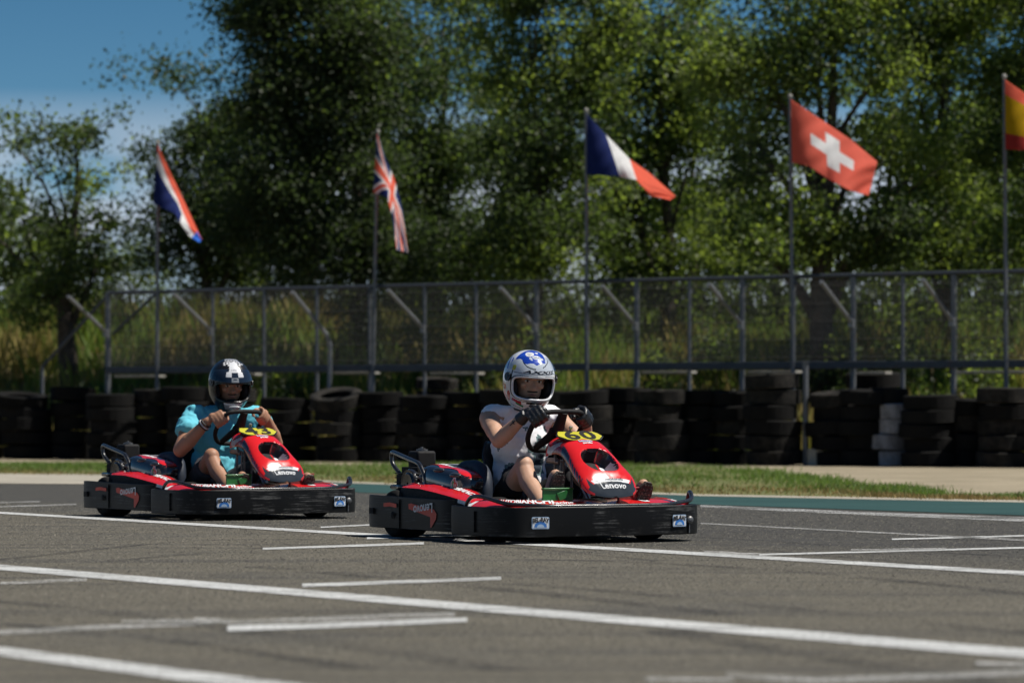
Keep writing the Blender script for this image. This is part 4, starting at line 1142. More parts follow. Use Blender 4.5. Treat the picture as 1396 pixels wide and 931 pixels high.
    # --- engine on the right, covered and guarded
    def cover(sg):
        c = Vector((-.16, sg*.40, .335))
        def cv(u, v):
            th = 2*math.pi*u; ph = math.pi*(v-.5)
            p = lambda s_, e: math.copysign(abs(s_)**e, s_)
            x = p(math.cos(ph), .45)*p(math.cos(th), .55); y = p(math.cos(ph), .45)*p(math.sin(th), .55); z = p(math.sin(ph), .6)
            q = Vector((x*.275, y*.115, z*.082)); q.z -= .030*(q.x/.275); q.y *= 1-.10*max(0, z)
            if z < 0: q.x *= 1+.0*z
            return c + q
        b = MB(); b.grid(cv, 48, 28, cu=True)
        co = b.build('engine_cover', K['gblack'], k, smooth=180)
        def top(x, y):                        # height of the cover
            X, Y = min(.999, abs((x)/.275)), min(.999, abs(y/.105))
            r = max(X**3.4, Y**3.4); r = min(.98, (X**3.6+Y**3.6))
            return Vector((c.x+x, c.y+y, c.z + .082*(1-r)**.30 - .030*x/.275 + .004))
        b = MB()
        def rp(u, v): 
            x = -.262+.52*u; w0 = -sg*(-.098); y0, y1 = -sg*.09, sg*(.080 - .035*abs(math.sin(u*7)) )
            return top(x, y0+(y1-y0)*v)
        b.grid(rp, 26, 10, lambda u, v: 1 if (.25 < u < .5 and .1 < v < .35) or (.68 < u < .76 and v < .5) else 0); b.build('cover_print', m('red', 'dred'), co, smooth=60)
        lf = lambda x, y: top(-.08+x*(1 if sg < 0 else -1), sg*.0+y*(1 if sg < 0 else -1)) + Vector((0, 0, .003))
        lettering('lettering', 'Lenovo', .075, lf, K['white'], co, .003, 0, 1)
        for x in (-.03, .165):  # glossy dark ovals stand in for the shade and glint of two dents
            b = MB(); b.ell(top(x-.0, sg*.072) - Vector((0, -sg*.014, .016)), (.062, .024, .018), nu=18, nv=10); b.build('cover_dent', K['char'], co, smooth=180)
        if sg < 0:
            b = MB(); ctr = Vector((.055, c.y-.119, .322))
            vs, fs = text2d('tb', .085, .009, .1, 0); b.add([ctr + Vector((x, -.001, y)) for x, y in vs], fs, 0)
            vs, fs = text2d('t', .085, .002, .1, 0); b.add([ctr + Vector((x-.016, -.003, y+.004)) for x, y in vs], fs, 1)
            vs, fs = text2d('b', .085, .002, .1, 0); b.add([ctr + Vector((x+.012, -.003, y)) for x, y in vs], fs, 2)
            b.build('logo', m('white', 'lgreen', 'sred'), co, smooth=0)
    cover(-1); cover(1)
    b = MB(); b.box((-.62, -.36, .27), (.26, .22, .20)); b.box((-.62, -.36, .385), (.20, .18, .06))
    for i in range(7): b.box((-.62, -.36, .22+.026*i), (.28, .235, .006))
    en = b.build('engine', K['mblack'], k, bevel=.006)
    b = MB(); b.box((-.675, -.335, .458), (.125, .130, .105)); b.build('air_box', K['mblack'], en, bevel=.016, seg=3)
    b = MB(); b.tube([(-.675, -.335, .505), (-.675, -.335, .520)], .035, 14); b.tube([(-.675, -.335, .515), (-.675, -.335, .535)], .008, 8); b.box((-.675, -.335, .521), (.07, .012, .01)); b.build('air_box_knob', K['alloy'], en)
    Mx = Matrix.Translation((-.56, -.475, .315)) @ Matrix.Rotation(R(90), 4, 'X')
    b = MB(); b.lathe([(.01, -.02), (.085, -.02), (.092, 0), (.085, .02), (.07, .016), (.06, .024), (.01, .02)], 26, Mx); b.build('recoil_cover', K['gblack'], en)
    b = MB(); b.tube(smoothpath([(-.52, -.43, .36), (-.46, -.46, .35), (-.42, -.44, .30), (-.43, -.40, .24)], 5), .011, 8); b.tube([(-.44, -.47, .36), (-.40, -.48, .355)], .016, 8); b.build('fuel_line', K['alloy'], en, smooth=180)
    b = MB(); b.tube([(-.80, -.30, .25), (-.80, .05, .25)], .055, 14); b.build('exhaust_silencer', K['bracket'], en)
    b = MB(); b.tube(tbent([(-.66, -.44, .20), (-.70, -.43, .325), (-.855, -.445, .435), (-.86, -.445, .507), (-.40, -.50, .438), (-.31, -.505, .345), (-.30, -.50, .20)], .013, rnd=.045), .0135, 9)
    b.tube([(-.80, -.47, .293), (-.55, -.50, .297)], .015, 9)
    b.build('engine_guard', K['bracket'], k, smooth=180)
    # --- steering wheel and column
    C = Vector((.325, .0, .632)); tl = R(42)
    up = Vector((math.sin(tl), 0, math.cos(tl))); wn_ = Vector((-math.cos(tl), 0, math.sin(tl)))
    def wp(a, b_, l=0): return C + Vector((0, a, 0)) + up*b_ + wn_*l
    rim = [(.085, .150), (-.085, .150), (-.135, .128), (-.163, .07), (-.168, 0), (-.155, -.07), (-.115, -.128), (-.06, -.150), (.06, -.150), (.115, -.128), (.155, -.07), (.168, 0), (.163, .07), (.135, .128)]
    rp_ = [wp(a, b_) for a, b_ in rim]; cl = []
    for i in range(len(rp_)):
        p0, p1, p2, p3 = rp_[i-1], rp_[i], rp_[(i+1) % len(rp_)], rp_[(i+2) % len(rp_)]
        for q in range(4):
            t = q/4; cl.append(.5*((2*p1) + (p2-p0)*t + (2*p0-5*p1+4*p2-p3)*t*t + (3*p1-p0-3*p2+p3)*t**3))
    b = MB(); b.tube(cl, .0155, 10, closed=True); sw = b.build('steering_wheel', K['mblack'], k, smooth=180)
    b = MB(); b.tube([wp(0, .15), wp(0, .03, -.02)], [.026, .036], 8); b.tube([wp(-.085, -.142), wp(-.02, -.01, -.02)], [.018, .030], 8); b.tube([wp(.085, -.142), wp(.02, -.01, -.02)], [.018, .030], 8); b.tube([wp(0, 0, -.04), wp(0, 0, 0)], .045, 14)
    b.build('spoke', K['mblack'], sw, smooth=60)
    b = MB(); b.box((0, 0, 0), (.05, .012, .001)); 
    s_ = MB(); s_.add([wp(a, .150+.0, .0162) + up*d for a, d in ((-.03, -.008), (0, -.008), (0, .008), (-.03, .008))], [(0, 1, 2, 3)], 0); s_.add([wp(a, .150, .0162) + up*d for a, d in ((.004, -.006), (.05, -.006), (.05, .006), (.004, .006))], [(0, 1, 2, 3)], 1); s_.build('wheel_badge', m('lgreen', 'sred'), sw, smooth=0)
    b = MB(); b.tube([wp(0, 0, -.04), (.80, 0, .14)], .013, 8); b.build('steering_column', K['steel'], k, smooth=60)
    b = MB()
    for x, y, z0, z1, r in ((.46, -.09, .16, .50, .008), (.50, -.055, .16, .50, .008), (.54, -.10, .14, .47, .006), (.42, .05, .15, .5, .008), (.52, .08, .15, .5, .008)): b.tube([(x, y, z0), (x+.02, y, z1)], r, 7)
    b.tube([(.44, -.115, .465), (.56, -.105, .455)], .017, 8); b.box((.50, -.12, .47), (.09, .02, .022)); b.tube([(.78, -.02, .14), (.56, -.44, .13)], .008, 7); b.tube([(.78, .02, .14), (.56, .44, .13)], .008, 7)
    b.build('linkage', K['alloy'], k, smooth=60)
    # --- nose panel and plate
    b = MB(); b.grid(lambda u, v: nose(u, v*2-1), 210, 120, lambda u, v: nose_col(u, v*2-1))
    npn = b.build('nose_panel', m(*NM), k, smooth=55)
    sd = npn.modifiers.new('thickness', 'SOLIDIFY'); sd.thickness = .006; sd.offset = -1
    lettering('lettering', 'Lenovo', .1, lambda x, y: nose(.752 - y*.95, .02 + x*2.25, .0022), K['white'], npn, .0025, 0, 2, 1.02)
    lettering('lettering', 'motorola', .1, lambda x, y: nose(.679 - y*.40, .08 + x*1.05, .0022), K['char'], npn, .0, 0, 2)
    b = MB(); ring = []
    for rr_ in (.036, .030):
        ring += [(rr_*math.cos(a), rr_*math.sin(a)) for a in np.linspace(0, 2*math.pi, 25)[:-1]]
    b.add([nose(.679 - y*.42, -.30 + x*1.9, .0022) for x, y in ring], [(i, (i+1) % 24, 24+(i+1) % 24, 24+i) for i in range(24)])
    vs, fs = text2d('M', .045, 0, 0, 1); b.add([nose(.679 - y*.40, -.30 + x*1.6, .0024) for x, y in vs], fs)
    b.build('logo', K['char'], npn, smooth=0)
    lettering('lettering', 'Lenovo', .05, lambda x, y: nose(.310 - y*.65, .0 + x*2.2, .003), K['paleblue'], npn, .004, 0, 2)
    lettering('lettering', 'parolin', .045, lambda x, y: nose(.340 - y*.50, .0 + x*1.7, .003), K['white'], npn, .003, 0, 2)
    lettering('lettering', 'ONEKART', .045, lambda x, y: nose(.060 - y*.5, -.05 + x*2.0, .003), K['white'], npn, .002, 0, 2)
    b = MB(); b.ell(nose(.60, .0, .0), (.007, .007, .007), nu=10, nv=6); b.build('nose_bolt', K['steel'], npn)
    return k
def plate(k, num):
    c = Vector((.545, .035, .607)); fx = Vector((.86, 0, -.40)).normalized(); ny = Vector((.40, 0, .86)).normalized()
    if ny.z < 0: ny = -ny
    def pp(x, y, l=0): return c + Vector((0, x*.92, 0)) - fx*y*.9 + ny*l
    out = [(-.155, .03), (-.135, .062), (.13, .062), (.155, .035), (.168, -.01), (.12, -.062), (.085, -.072), (-.085, -.072), (-.12, -.062), (-.168, -.005)]
    b = MB(); n = len(out)
    b.add([pp(x, y, 0) for x, y in out] + [pp(x, y, -.006) for x, y in out], [tuple(range(n)), tuple(range(2*n-1, n-1, -1))] + [(i, (i+1) % n, n+(i+1) % n, n+i) for i in range(n)], [1]+[1]*(n+1))
    b.add([pp(x*.95, y*.92, .0015) for x, y in out], [tuple(range(n))], 0)
    p = b.build('number_plate', [K['yellow'], K['gblack']], k, smooth=0)
    lettering('number', num, .150, lambda x, y: pp(x*1.42, y*1.12-.004, .004), K['mblack'], p, .004, 0, 0, 1.12)
    b = MB(); b.tube([pp(-.03, .075, -.02), pp(-.03, .075, .02)], .006, 8); b.tube([pp(-.03, .075, .012), pp(-.03, .075, .026)], .011, 8); b.tube([pp(0, .0, -.06), pp(0, .0, 0)], .02, 8); b.build('plate_bolt', K['steel'], p)
def pedals(k):
    for sg, mname in ((-1, 'green'), (1, 'dirtyred')):
        b = MB(); y = sg*.250
        b.box((.775, y, .245), (.012, .20, .125)); b.box((.775, y, .308), (.03, .20, .012)); b.tube([(.79, y, .06), (.78, y, .20)], .012, 8)
        b.box((.782, y+.03, .27), (.012, .07, .05), rot=Matrix.Rotation(R(20), 3, 'X'))
        b.build('pedal', K[mname], k, bevel=.004)
O1 = Vector((.087, 21.87, 0)); O2 = Vector((-2.11, 26.36, 0)); RZ1, RZ2 = R(-60), R(-56)
kart1 = build_kart('racing_kart', O1, RZ1, 'red and black racing kart numbered 60 with a white shirted driver')
pedals(kart1)
kart2 = copy_tree(kart1); kart2.location = O2; kart2.rotation_euler = (0, 0, RZ2)
kart2['label'] = 'red and black racing kart numbered 43 following behind, teal shirted driver'
for k_ in (kart1, kart2): k_['group'] = 'racing karts on the track'
plate(kart1, '60'); plate(kart2, '43')

# ================================================================== THE DRIVERS
def skin_mat(name, c):
    t = NT(name)
    col = t.mix(t.rng(t.noise(14, 4), .3, .7), tuple(x*.82 for x in c), c)
    col = t.mix(t.rng(t.noise(60, 3), .55, .75, 0, .35), col, (c[0]*.9, c[1]*.62, c[2]*.55))
    t.color(col); t.set(rough=.55, spec=.4)
    t.b.inputs['Subsurface Weight'].default_value = .12; t.b.inputs['Subsurface Radius'].default_value = (.02, .008, .004)
    t.bump(t.noise(160, 2), .15, .002)
    return t.m
S = {
 'skin1': skin_mat('fair_skin', (.52, .31, .21)), 'skin2': skin_mat('tanned_skin', (.40, .21, .13)),
 'shirt1': cloth_mat('white_jersey', (.90, .90, .93), .05), 'shirt2': cloth_mat('teal_jersey', (.15, .56, .68), .10),
 'tealprint': cloth_mat('grey_teal_print', (.16, .24, .25), .05), 'darkprint': cloth_mat('dark_print', (.025, .035, .05), .05),
 'shorts1': cloth_mat('black_shorts', (.012, .012, .014), .02), 'shorts2': cloth_mat('charcoal_shorts', (.055, .055, .062), .03),
 'glove': pbr('black_leather', (.012, .012, .013), .38, var=.3, scale=60, bump=.5, coat=.15),
 'shoe': pbr('grey_canvas', (.20, .19, .18), .8, bump=.3), 'sole': mottled('speckled_sole', (.035, .033, .03), (.09, .085, .075), 60, 130, .85, .8, (.34, .31, .26)),
 'hair': pbr('dark_hair', (.018, .012, .009), .7), 'eyew': pbr('eye_white', (.6, .58, .55), .2), 'iris': pbr('iris', (.03, .018, .01), .15),
 'lip': pbr('lips', (.30, .12, .10), .5), 'band': pbr('black_band', (.01, .01, .01), .5), 'bandw': pbr('white_band', (.6, .6, .6), .5),
 'hwhite': gloss('helmet_white', (.66, .67, .69), .22, .8), 'hblue': gloss('helmet_blue', (.012, .055, .40), .22, .8), 'hblack': gloss('helmet_black', (.008, .008, .009), .3, .2),
 'hred': gloss('helmet_red', (.42, .02, .03), .25, .6), 'hgreen': gloss('helmet_green', (.02, .22, .07), .25, .6), 'hyel': gloss('helmet_yellow', (.65, .55, .03), .25, .6),
 'hgrey': gloss('helmet_grey', (.26, .28, .30), .3, .5), 'hnavy': gloss('tinted_visor', (.012, .020, .036), .2, .25), 'liner': pbr('helmet_liner', (.010, .010, .011), .9),
}
def clear_mat():
    t = NT('clear_visor'); lw = t.n.new('ShaderNodeLayerWeight'); lw.inputs['Blend'].default_value = .25
    tr = t.n.new('ShaderNodeBsdfTransparent'); tr.inputs['Color'].default_value = (.93, .95, .97, 1); gl = t.n.new('ShaderNodeBsdfGlossy'); gl.inputs['Roughness'].default_value = .06
    mx = t.n.new('ShaderNodeMixShader'); t.link(t.rng(lw.outputs['Facing'], .2, 1, .01, .55), mx.inputs[0]); t.link(tr.outputs[0], mx.inputs[1]); t.link(gl.outputs[0], mx.inputs[2]); t.link(mx.outputs[0], t.out.inputs['Surface'])
    return t.m
S['clear'] = clear_mat()

def vv(*a): return Vector(a)
def hand(mb, c, t, wrist, fwd, s=1.1, fat=0.0):
    """fist closed round the wheel rim: c rim centre, t along the rim towards the thumb, fwd the far side of the rim"""
    t = t.normalized(); e1 = (wrist-c); e1 = (e1 - t*e1.dot(t)).normalized(); e2 = fwd - t*fwd.dot(t); e2 = (e2 - e1*e2.dot(e1)).normalized()
    kn = []
    for off, ln, r in ((.036, .92, .0105), (.0125, 1.0, .0112), (-.0115, .96, .0108), (-.0335, .82, .0095)):
        R0 = .0155 + r; pts = []
        for th, k in ((8, 2.15), (48, 1.75), (92, 1.25), (140, 1.08), (190, 1.02), (190+38*ln, 1.0)):
            a = R(th); pts.append(c + t*off*s + (e1*math.cos(a) + e2*math.sin(a))*R0*k*s)
        rs = [(r*q+fat)*s for q in (1.08, 1.12, 1.02, 1.0, .92, .80)]
        mb.tube(smoothpath(pts, 3), [rs[min(5, int(i/3))] for i in range(16)], 9)
        for i in (1, 2, 3): mb.ell(pts[i], [(r*1.13+fat)*s]*3, nu=9, nv=7)
        mb.capsule(wrist + t*off*.55*s, pts[0], (.017+fat)*s, (r*1.15+fat)*s, n=9); kn.append(pts[0])
    mb.ell(wrist.lerp((kn[1]+kn[2])/2, .6), ((.028+fat)*s,)*3, nu=12, nv=8)
    tb = [wrist.lerp(c, .25) + t*.026*s, c + (e1*.034 + t*.050 - e2*.012)*s, c + (e1*.012 + t*.052 - e2*.030)*s, c + (-e1*.012 + t*.044 - e2*.029)*s]
    mb.tube(smoothpath(tb, 4), [(q+fat)*s for q in np.interp(np.linspace(0, 1, 13), [0, .4, 1], [.017, .0135, .0105])], 9)

def hsurf(az, el, k=1.0, dims=(.176, .150, .174, .205)):
    a, e = R(az), R(el); ce = math.cos(e)
    x, y, z = ce*math.cos(a), ce*math.sin(a), math.sin(e)
    p = lambda q, n: math.copysign(abs(q)**n, q)
    X, Y, Z = dims[0]*p(x, .94), dims[1]*p(y, .90), (dims[2] if z > 0 else dims[3])*p(z, .95)
    if z < 0:
        d = min(1, -el/38); X += .026*d*max(0, math.cos(a))**2 ; Y *= 1 - .10*max(0, (-el-25)/40)
        if x < 0: X *= 1 + .03*d
    return Vector((X, Y, Z))*k
def port(az, el): return (abs(az)/57)**4 + (abs(el+7.5)/19.5)**3.6

def driver(root_loc, rz, q):
    # ---------- body, one continuous skin
    b = MB(); s = 1.1; dy = q['dy']
    hc = Vector(q['head']); HR = Matrix.Rotation(R(q['yaw']), 3, 'Z') @ Matrix.Rotation(R(q['pitch']), 3, 'Y') @ Matrix.Rotation(R(q.get('roll', 0)), 3, 'X')
    hp = lambda x, y, z: hc + HR @ Vector((x, y, z))
    b.ell(hp(-.012, 0, .02), (.118, .094, .128), HR); b.ell(hp(.022, 0, -.055), (.088, .074, .085), HR)
    b.capsule(hp(.098, 0, .005), hp(.122, 0, -.032), .010, .016); b.ell(hp(.112, -.012, -.036), (.010,)*3, nu=8, nv=6); b.ell(hp(.112, .012, -.036), (.010,)*3, nu=8, nv=6)
    for sg in (-1, 1):
        b.capsule(hp(.100, sg*.012, .028), hp(.086, sg*.060, .026), .012, .010); b.ell(hp(.078, sg*.050, -.022), (.030, .024, .022), HR)
        b.ell(hp(.0, sg*.097, -.005), (.022, .010, .034), HR)
    b.ell(hp(.094, 0, -.070), (.020, .028, .010), HR); b.ell(hp(.080, 0, -.108), (.028, .030, .022), HR)
    W_ = q['w']
    neck = vv(-.07, dy, .72); b.capsule(hp(-.03, 0, -.06), neck, .060, .068)
    pel, bel, che = vv(-.10, dy*.5, .185), vv(-.115, dy*.8, .35), vv(-.10, dy, .56)
    b.ell(pel, (.13, .17*W_, .12)); b.ell(bel, (.125, .150*W_, .17)); b.ell(che, (.125, .175*W_, .19))
    J = {}
    for sd, sg in (('R', -1), ('L', 1)):
        sh, elb, c, fw = (Vector(q[k+sd]) for k in ('sh', 'el', 'grip', 'tan'))
        out = (c - vv(.325, 0, .632)); out = out.normalized(); bk = Vector((-math.cos(R(42)), 0, math.sin(R(42))))
        wr = c + (out*.45 + bk*.45 + (elb-c).normalized()*.8).normalized()*.082*s
        J[sd] = (sh, elb, wr, c, fw, -bk)
        b.capsule(neck.lerp(sh, .2), sh, .060, .050*W_)
        b.ell(sh + (elb-sh)*.12, (.058*W_, .058*W_, .066)); b.capsule(sh, sh.lerp(elb, .55), .058*W_, .054*W_); b.capsule(sh.lerp(elb, .45), elb, .052*W_, .044*W_)
        m1 = elb.lerp(wr, .3); b.capsule(elb, m1, .043*W_, .048*W_); b.capsule(m1, wr, .048*W_, .031)
        hand(b, c, fw, wr, -bk, s, -.0015 if q['gloves'] else 0)
        hip, kn, an, toe = (Vector(q[k+sd]) for k in ('hip', 'kn', 'an', 'toe'))
        b.capsule(hip, hip.lerp(kn, .55), .092, .078); b.capsule(hip.lerp(kn, .5), kn, .078, .056); b.ell(kn + vv(.005, 0, .008), (.058, .055, .058))
        cf = kn.lerp(an, .32) + vv(-.018, 0, -.012); b.capsule(kn, cf, .054, .060); b.capsule(cf, an, .060, .038); b.capsule(an, toe, .040, .034)
    body = skin('person', b, .0072, q['skin'], None, 4)
    body.location = root_loc; body.rotation_euler = (0, 0, rz)
    # ---------- face
    for sg in (-1, 1):
        e = MB(); e.ell(hp(.099, sg*.036, .006), (.013, .017, .008), HR, nu=14, nv=10); e.build('eye', S['eyew'], body, 180)
        e = MB(); e.ell(hp(.1085, sg*.036-.002, .006), (.005, .0075, .0072), HR, nu=12, nv=8); e.build('iris', S['iris'], body, 180)
        e = MB(); e.tube([hp(.107, sg*.014, .024), hp(.106, sg*.036, .031), hp(.092, sg*.060, .026)], [.005, .006, .003], 7); e.build('eyebrow', S['hair'], body, 180)
    e = MB(); e.ell(hp(.100, 0, -.056), (.016, .034, .007), HR); e.ell(hp(.086, 0, -.108), (.030, .034, .026), HR); e.build('beard', S['hair'], body, 180)
    e = MB(); e.tube([hp(.105, -.024, -.074), hp(.114, 0, -.072), hp(.105, .024, -.074)], [.003, .006, .003], 7); e.build('mouth', S['lip'], body, 180)
    # ---------- shirt
    g = MB()
    g.ell(pel + vv(0, 0, .03), (.140, .178*W_, .12)); g.ell(bel, (.142, .170*W_, .19)); g.ell(che, (.142, .192*W_, .205)); g.capsule(neck + vv(.0, 0, -.02), neck + vv(.02, 0, .01), .085, .078)
    for sd in 'RL':
        sh, elb = J[sd][0], J[sd][1]
        g.capsule(neck.lerp(sh, .1), sh.lerp(elb, q['sl0']) if q['sl0'] > 0 else neck.lerp(sh, .92) + vv(0, 0, .008), .078, .066*W_)
        if q['sleeve']: g.capsule(sh, sh.lerp(elb, q['sleeve']), .070*W_, .074*W_); g.tube([sh.lerp(elb, q['sleeve']*.6), sh.lerp(elb, q['sleeve']+.13)], [.074*W_, .075*W_], 16)
    def sm(p):
        if not q['gloves']: return 0
        a = mnoise.noise(Vector((p.y*9, p.z*9, 4))) + .5*mnoise.noise(Vector((p.y*24, p.z*20, 1)))
        if p.x > -.06 and .36 < p.z < .66 and -.17 < p.y < .15:
            if a > .34: return 2
            if a > .06: return 1
        return 0
    skin('shirt', g, .011, [q['shirt'], S['tealprint'], S['darkprint']], body, 4, (.048, .07), sm)
    # ---------- shorts
    g = MB(); g.ell(pel, (.142, .185*W_, .115))
    for sd in 'RL':
        hip, kn = Vector(q['hip'+sd]), Vector(q['kn'+sd]); g.capsule(hip, hip.lerp(kn, .5), .106, .094); g.tube([hip.lerp(kn, .2), hip.lerp(kn, q['leg'])], [.105, .092], 18)
    skin('shorts', g, .011, q['shorts'], body, 4, (.022, .07))
    # ---------- shoes
    for sd in 'RL':
        an, toe = Vector(q['an'+sd]), Vector(q['toe'+sd]); ax = (toe-an).normalized(); fx = vv(1, 0, 0); nrm = (fx - ax*fx.dot(ax)).normalized(); sd_ = ax.cross(nrm)
        h0 = an - ax*.045; L = (toe-h0).length + .035
        out = [(0, .030), (.04, .038), (.10, .034), (.16, .040), (.22, .045), (.27, .038), (.30, .018)]
        pr = [h0 + ax*(a/.30*L) + sd_*w for a, w in out] + [h0 + ax*(a/.30*L) - sd_*w for a, w in reversed(out)]
        g = MB(); g.capsule(h0 + ax*.03, h0 + ax*L*.55, .043, .043); g.capsule(h0 + ax*L*.5, h0 + ax*(L-.05), .043, .040); g.capsule(an - nrm*.01, an - nrm*.05 + ax*.01, .046, .047)
        sh_ = skin('shoe', g, .009, S['shoe'], body, 4)
        g = MB(); n = len(pr); o1, o2 = nrm*.030, nrm*.050
        g.add([p + o1 for p in pr] + [p + o2 for p in pr], [tuple(range(n)), tuple(range(2*n-1, n-1, -1))] + [(i, (i+1) % n, n+(i+1) % n, n+i) for i in range(n)])
        for i in range(11):
            for j in (-1, 0, 1):
                a = (i+.7)/11.6; w = np.interp(a*.30, [o[0] for o in out], [o[1] for o in out])*.6
                if w < .012: continue
                g.box(h0 + ax*(a*L) + sd_*(j*w*.95) + nrm*.0515, (.008, w*.62, .014), rot=Matrix((nrm, sd_, ax)).transposed())
        g.build('sole', S['sole'], sh_, smooth=30)
    # ---------- gloves or wristbands
    for sd in 'RL':
        sh, elb, wr, c, fw, far = J[sd]; d = (elb-wr).normalized()
        if q['gloves']:
            g = MB(); hand(g, c, fw, wr, far, s, .0028); g.tube([wr - d*.03, wr, wr + d*.035], [.036, .038, .041], 14)
            for j in (.037, .0125, -.0115, -.034):      # ridged knuckle armour
                t_ = fw.normalized(); e1 = wr-c; e1 = (e1 - t_*e1.dot(t_)).normalized(); e2 = far - t_*far.dot(t_); e2 = (e2 - e1*e2.dot(e1)).normalized()
                for th, k in ((40, 1.98), (72, 1.62), (104, 1.36)): g.ell(c + t_*j*s + (e1*math.cos(R(th)) + e2*math.sin(R(th)))*.0275*k*s, (.0105, .0105, .0105), nu=8, nv=6)
            skin('glove', g, .0052, S['glove'], body, 2)
        elif sd == 'R':
            for o_, m_ in ((.018, 'band'), (.036, 'bandw'), (.048, 'band')):
                p = wr + d*o_; x = d.orthogonal().normalized(); y = d.cross(x); rad = .037 + o_*.10
                g = MB(); g.tube([p + (x*math.cos(a) + y*math.sin(a))*rad for a in np.linspace(0, 2*math.pi, 25)[:-1]], .005, 7, closed=True); g.build('bracelet', S[m_], body, 180)
    if q['gloves']:                                      # small cross tattoo on the right forearm
        sh, elb, wr, c, fw, far = J['R']; d = (wr-elb).normalized(); m_ = elb.lerp(wr, .72); n_ = vv(.65, -.62, .35); n_ = (n_ - d*n_.dot(d)).normalized(); p = m_ + n_*.0385; sx = d.cross(n_)
        g = MB(); g.tube([p - d*.022, p + d*.022], .0028, 6); g.tube([p + d*.008 - sx*.012 - n_*.001, p + d*.008 + sx*.012 - n_*.001], .0026, 6); g.build('tattoo', S['darkprint'], body, 180)
    # ---------- helmet
    hs = lambda az, el, k=1.0: hc + HR @ hsurf(az, el, k)
    g = MB(); NU, NV = 180, 120
    azf = lambda u: -180 + 360*u
    elf = lambda v: 89.5 - 147.5*v
    g.grid(lambda u, v: hs(azf(u), elf(v)), NU, NV, lambda u, v: q['hcol'](azf(u), elf(v)), cu=True, skip=lambda u, v: port(azf(u), elf(v)) < 1)
    hel = g.build('helmet', q['hmats'], body, smooth=180)
    g = MB(); g.grid(lambda u, v: hs(azf(u), elf(v), .90), 72, 48, 0, cu=True, skip=lambda u, v: port(azf(u)*.98, elf(v)) < 1)
    g.ell(hp(.045, -.105, -.05), (.05, .026, .06), HR); g.ell(hp(.045, .105, -.05), (.05, .026, .06), HR)
    g.build('liner', S['liner'], hel, smooth=180)
    def edge(k, gr):
        out = []
        for a in np.linspace(0, 2*math.pi, 73)[:-1]:
            ca, sa = math.cos(a), math.sin(a)
            out.append(hs(57*gr*math.copysign(abs(ca)**.5, ca), -7.5 + 19.5*gr*math.copysign(abs(sa)**.555, sa), k))
        return out
    g = MB(); g.tube(edge(.985, 1.0), .0075, 8, closed=True); g.build('port_trim', q['trim'], hel, 180)
    g = MB(); g.tube(edge(1.0, 1.075), .0038, 6, closed=True); g.build('gasket', S['hblack'], hel, 180)
    g = MB()
    for a in np.linspace(0, 2*math.pi, 61)[:-1]: pass
    g.tube([hs(az, -57.5, .985) for az in np.linspace(-180, 180, 61)[:-1]], .010, 8, closed=True); g.build('neck_trim', S['hblack'], hel, 180)
    for sg in (-1, 1):
        g = MB(); p = hs(sg*72, 6, 1.0); n_ = (p-hc).normalized(); g.tube([p - n_*.006, p + n_*.010], [.028, .026], 20); g.tube([p + n_*.009, p + n_*.014], [.014, .011], 14); g.build('visor_pivot', S['hblack'], hel)
    def vis(u, v):
        az = -74 + 148*u; el = q['v0'] + (q['v1']-q['v0'])*v
        el = el*(1-.30*(abs(az)/74)**3) + 6*.30*(abs(az)/74)**3
        k = 1.030 + q['vk']*(1-v)*math.cos(R(az))**.5
        return hs(az, el, k)
    g = MB(); g.grid(vis, 74, 26, lambda u, v: q['vcol'](-74+148*u, q['v0'] + (q['v1']-q['v0'])*v))
    vo = g.build('visor', q['vmats'], hel, smooth=180); sd = vo.modifiers.new('thickness', 'SOLIDIFY'); sd.thickness = .003
    g = MB(); g.ell(hp(.207, 0, -.125), (.012, .045, .013), HR); g.build('chin_vent', q['vent'], hel, 180)
    return body, hel, hs, hp

